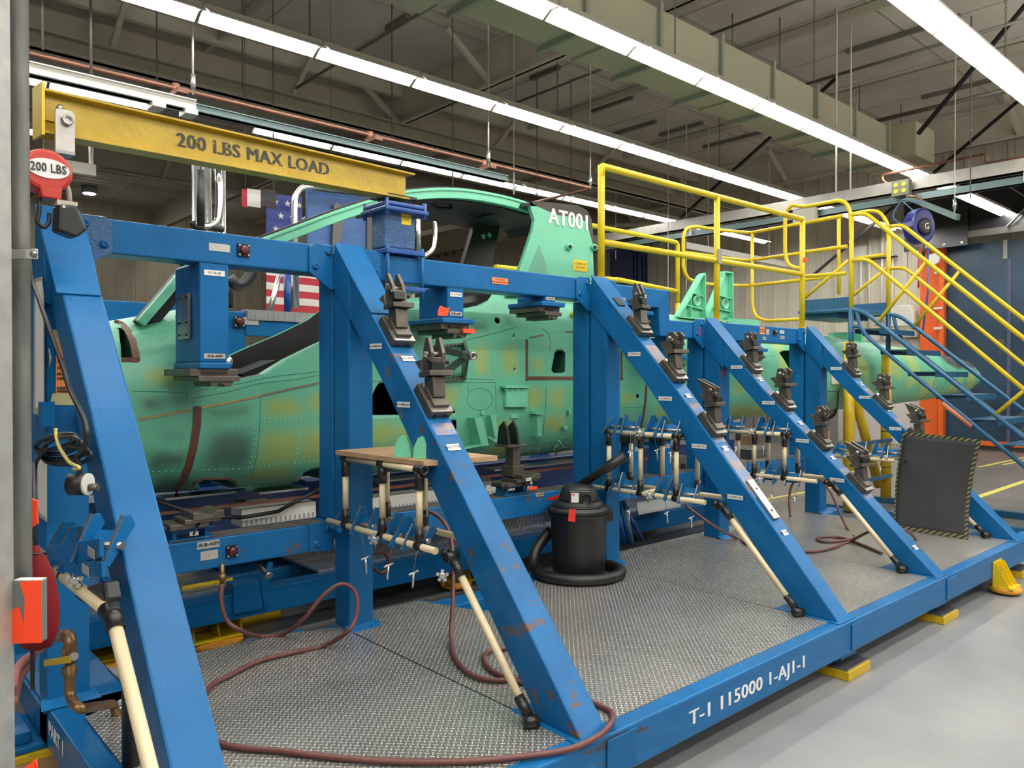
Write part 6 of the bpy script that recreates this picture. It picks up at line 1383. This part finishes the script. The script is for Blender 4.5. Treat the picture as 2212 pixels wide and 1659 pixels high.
hosep_([(1707,1115,'z',Z0),(1705,1080,'y',3.7),(1710,1050,'y',3.7),(1730,1028,'y',3.6),(1765,1030,'y',3.5),(1795,1065,'y',3.3),(1815,1110,'y',3.1),(1835,1150,'y',2.95),(1845,1162,'z',Z0),(1800,1170,'z',Z0),(1770,1168,'z',Z0),(1772,1160,'z',Z0),(1820,1162,'z',Z0),(1870,1180,'z',Z0),(1905,1195,'z',Z0)], 'maroon air hose looping up beside the fourth post')
hosep_([(800,1195,'y',4.0),(830,1195,'y',4.0),(842,1220,'y',4.0),(825,1238,'y',4.0),(805,1225,'y',4.0)], 'small dark hose ring seen right of the second post')
# ================================================================== BACKGROUND THINGS
# lockers
lk0 = onZ(1745,1000,0)
for k in range(6):
    y = 10.6-k*.38; t = thing('locker', ORD[k]+' grey steel locker from the left below the tail boom', 'locker', (17.2,y,0), 'grey lockers')
    MB().box((17.2,y-.37,.0), (17.7,y,1.3)).build('cabinet', lockgr, t, .005); MB().box((17.185,y-.36,.12), (17.2,y-.01,1.28)).build('door', lockgr, t, .003)
    MB().box((17.175,y-.23,.62), (17.185,y-.13,.82)).build('latch_cup', steelb, t); MB().box((17.17,y-.20,.66), (17.176,y-.16,.78)).build('latch', alu, t)
    if k in (1,3): MB().box((17.178,y-.28,1.14), (17.184,y-.06,1.2)).build('red_label', redlab, t)
# flag bracket items
fg_ = thing('hanging_flag', 'large national flag of stars and stripes hanging behind the fuselage', 'flag', (6,9,2))
YF_ = 9.3
u0, u1 = onY(575,420,YF_), onY(697,420,YF_)
zt_, zm, zb_ = onY(600,418,YF_).z, onY(600,565,YF_).z, onY(600,672,YF_).z
def wave(mb_, x0, x1, z0, z1, y, n=14):
    vs_ = []
    for j in (0,1):
        for i in range(n+1):
            x = x0+(x1-x0)*i/n; vs_.append((x, y+.04*math.sin(x*9), z0 if j == 0 else z1))
    vs_ += [(a, b_+.01, c) for a, b_, c in vs_]; m = n+1
    fs_ = [(i,i+1,m+i+1,m+i) for i in range(n)]+[(2*m+i+m,2*m+m+i+1,2*m+i+1,2*m+i) for i in range(n)]
    mb_.add(vs_, fs_, True)
cw = wave; mb_ = MB(); wave(mb_, u0.x, onY(650,420,YF_).x, zm, zt_, YF_); fb = mb_.build('canton', flagblu, fg_)
sw = (onY(697,600,YF_).x-u0.x)
for k in range(7):
    z0 = zb_+(zm-zb_)*(k/7.); z1 = zb_+(zm-zb_)*((k+1)/7.); mb_ = MB(); wave(mb_, u0.x, onY(697,600,YF_).x, z0, z1, YF_); mb_.build('stripe', flagred if k % 2 == 0 else flagwht, fg_)
for r_ in range(5):
    for c_ in range(3):
        sx_ = u0.x+.10+c_*.16+(r_ % 2)*.07; sz_ = zt_-.12-r_*.17
        MB().prism([(sx_+math.cos(a)*(.045 if j % 2 == 0 else .018), YF_-.055, sz_+math.sin(a)*(.045 if j % 2 == 0 else .018)) for j, a in [(j, PI/2+j*PI/5) for j in range(10)]], (0,.004,0)).build('star', flagwht, fg_)
f2 = thing('hanging_flag', 'small red white and black flag hanging left of the starred flag', 'flag', tuple(onY(555,430,9.0)))
for a_, b_, m_ in ((523,534,flagred),(534,563,flagwht),(563,597,flagblk)):
    MB().prism([onY(a_,407,9.0), onY(b_,411,9.0), onY(b_,449 if m_ != flagblk else 452,9.0), onY(a_,445,9.0)], (0,.012,0)).build('band', m_, f2)
for q_, p_ in ((u0+V((.1,.0,0)), fg_), (V((u0.x+.9,YF_,u0.z)), fg_), (onY(530,408,9.005), f2), (onY(590,412,9.005), f2)):
    MB().cyl((q_.x,q_.y,q_.z-.05), (q_.x,q_.y,ZD), .004, seg=5).build('hanging_cord', rod, p_)
# blue plywood-faced panel stand with silver tube frame
pn = thing('blue_panel_stand', 'blue wood panel with silver tube frame behind the canopy rail', 'panel', tuple(onY(740,600,6.6)))
bluew2 = mat('blue_stained_wood', (.03,.09,.26), .55, bump=.2, bscale=14, var=.2, vscale=5, stretch=(1,1,5))
MB().prism([onY(x, y, 6.6) for x, y in ((664,410),(830,430),(830,560),(664,545))], (0,.04,0)).build('panel', bluew2, pn, .004)
MB().prism([onY(x, y, 6.59) for x, y in ((792,452),(812,452),(812,545),(792,545))], (0,-.01,0)).build('dark_strip', mat('dark_brown_board', (.07,.06,.05), .6), pn)
MB().prism([onY(x, y, 6.57) for x, y in ((716,548),(720,445),(728,438),(738,445),(742,478),(728,548))], (0,-.01,0)).build('dark_post', mat('dark_slate', (.10,.095,.085), .6), pn)
MB().tube(fillet([onY(x, y, 6.5) for x, y in ((640,665),(636,470),(637,425),(650,405),(680,403),(830,420))], .15), .028, 12).build('tube_frame', alu, pn)
MB().tube(fillet([onY(x, y, 6.5) for x, y in ((935,455),(941,500),(938,540),(912,556),(890,556))], .12), .024, 12).build('tube_frame', chrome, pn); MB().cyl(onY(903,455,6.5), onY(905,550,6.5), .024, seg=10).build('tube_frame', alu, pn)
MB().prism([onY(x, y, 6.56) for x, y in ((642,478),(662,470),(662,548),(645,548))], (0,.02,0)).build('dark_gear', blackm, pn)
# silver stand tubes at left centre
sv = thing('silver_stand', 'tall silver ladder stand rising behind the upper rail at left', 'stand', tuple(onY(448,640,6.2)))
for x0, r_ in ((424,.032),(447,.036),(479,.03)): MB().cyl(onY(x0,345,6.2), V((onY(x0,560,6.2).x,6.2,.0)), r_, seg=12).build('tube', alu, sv)
MB().cyl(onY(433,368,6.0), onY(434,490,6.0), .03, seg=12).build('foam_sleeve', black, sv)
MB().tube(fillet([onY(x, y, 6.1) for x, y in ((470,360),(475,430),(470,480),(450,492),(420,485))], .1), .03, 12).build('bent_tube', chrome, sv); MB().tube(fillet([onY(x, y, 6.1) for x, y in ((415,478),(420,490),(470,492),(482,497))], .08), .028, 10).build('black_tube', black, sv)
# ladder frame right of the hanging column
ld = thing('ladder_frame', 'silver and blue ladder frame in front of the flag', 'ladder', tuple(onY(620,700,6.8)))
for a, b_, m_, r_ in (((605,590),(575,700),alu,.025),((638,590),(638,665),alu,.035),((621,590),(622,680),blue2,.035),((600,720),(638,765),alu,.03),((580,790),(605,700),alu,.022)): MB().cyl(onY(*a,6.8), onY(*b_,6.8), r_, seg=10).build('rail', m_, ld)
MB().box(tuple(onY(535,772,6.8)), tuple(onY(640,760,6.8)+V((0,.2,.0)))).build('rung', grn, ld); MB().cyl(onY(642,735,6.4), onY(642,780,6.4), .06, seg=14).build('wrapped_tube', mat('clear_wrap', (.38,.42,.34), .3), ld)
MB().cyl(onY(495,600,5.8), onY(495,665,5.8), .03, seg=10).build('black_stem', black, ld)
MB().tube(fillet([onY(x, y, 5.6) for x, y in ((495,600),(510,618),(530,612),(545,590),(540,575))], .1), .045, 12).build('black_bent_tube', black, ld)
# wall hooks strip
hk = thing('hook_rail', 'row of cable hooks on the far wall behind the canopy', 'hooks', tuple(onX(965,535,18.9)))
MB().bar(onX(905,560,18.9), onX(1145,488,18.9), .03).build('rail', dark, hk)
hm = 0
for k in range(14):
    x = 912+k*17; y = 562-(x-905)*.3; a = onX(x, y, 18.85); MB().tube([a, a+V((-.03,0,-.1)), a+V((-.03,-.09,-.14)), a+V((-.03,-.12,-.06))], .02, 5).build('hook', dark, hk)
# grey case and olive box behind the racks, paper board, wooden crate
o = MB().prism([onY(x, y, 4.1) for x, y in ((1448,992),(1452,985),(1498,985),(1505,992),(1505,1014),(1448,1012))], (0,.25,0)).build('tool_case', casegr, None, .006); tag(o, 'dark grey tool case lying behind the rack at the third post', 'case')
MB().prism([onY(x, y, 4.095) for x, y in ((1472,1002),(1480,1002),(1480,1012),(1472,1012))], (0,-.006,0)).build('latch', blackm, o)
o = MB().prism([onY(x, y, 4.6) for x, y in ((1622,972),(1656,970),(1657,994),(1624,994))], (0,.2,0)).build('grey_box', casegr, None, .004); tag(o, 'grey-green box seen through the rack at the fourth post', 'box')
o = MB().prism([onY(x, y, 5.0) for x, y in ((1622,942),(1640,942),(1640,962),(1622,962))], (0,.2,0)).build('cardboard_box', boxbrown); tag(o, 'small cardboard box behind the rack at the fourth post', 'box')
wc = onZ(1786,985,0); o = MB().prism([onY(x, y, 6.6) for x, y in ((1782,935),(1793,932),(1793,1020),(1782,1020))], (0,.3,0)).build('wooden_crate', mat('pale_pine', (.55,.38,.22), .6)); tag(o, 'pale wooden crate edge in front of the lockers', 'crate')
o = MB().prism([onZ(x, y, .42) for x, y in ((1375,1090),(1430,1080),(1470,1095),(1380,1112))], (0,0,.02)).build('paper_stack', white); tag(o, 'white paper sheets lying behind the vacuum wand', 'paper')
o = MB()
lgt = thing('leaning_tripod', 'blue tripod legs leaning between the vacuum and the rear deck', 'tripod', (4.1,3.95,0))
for a, b_, m_, r_ in (((1338,1085),(1362,1175),blue,.02),((1345,1085),(1385,1165),blue2,.022),((1350,1100),(1366,1170),greyd,.014),((1335,1100),(1348,1178),blue2,.02)): MB().cyl(onY(*a,3.95), onY(*b_,3.95), r_, seg=10).build('leg', m_, lgt)
# ductwork pipes in the roof distance
o = MB().cyl((4,13.4,5.6), (16,13.4,5.6), .28, seg=20).build('round_duct', mat('dull_grey_duct', (.20,.185,.16), .5, .3)); tag(o, 'dull grey round duct far back under the roof', 'duct')
o = MB().tube(fillet([onX(1262,487,14.5),onX(1480,483,14.5),onX(1560,482,14.5)], .1), .05, 10).build('white_pipe', wht); tag(o, 'white horizontal pipe just left of the runway beam', 'pipe')
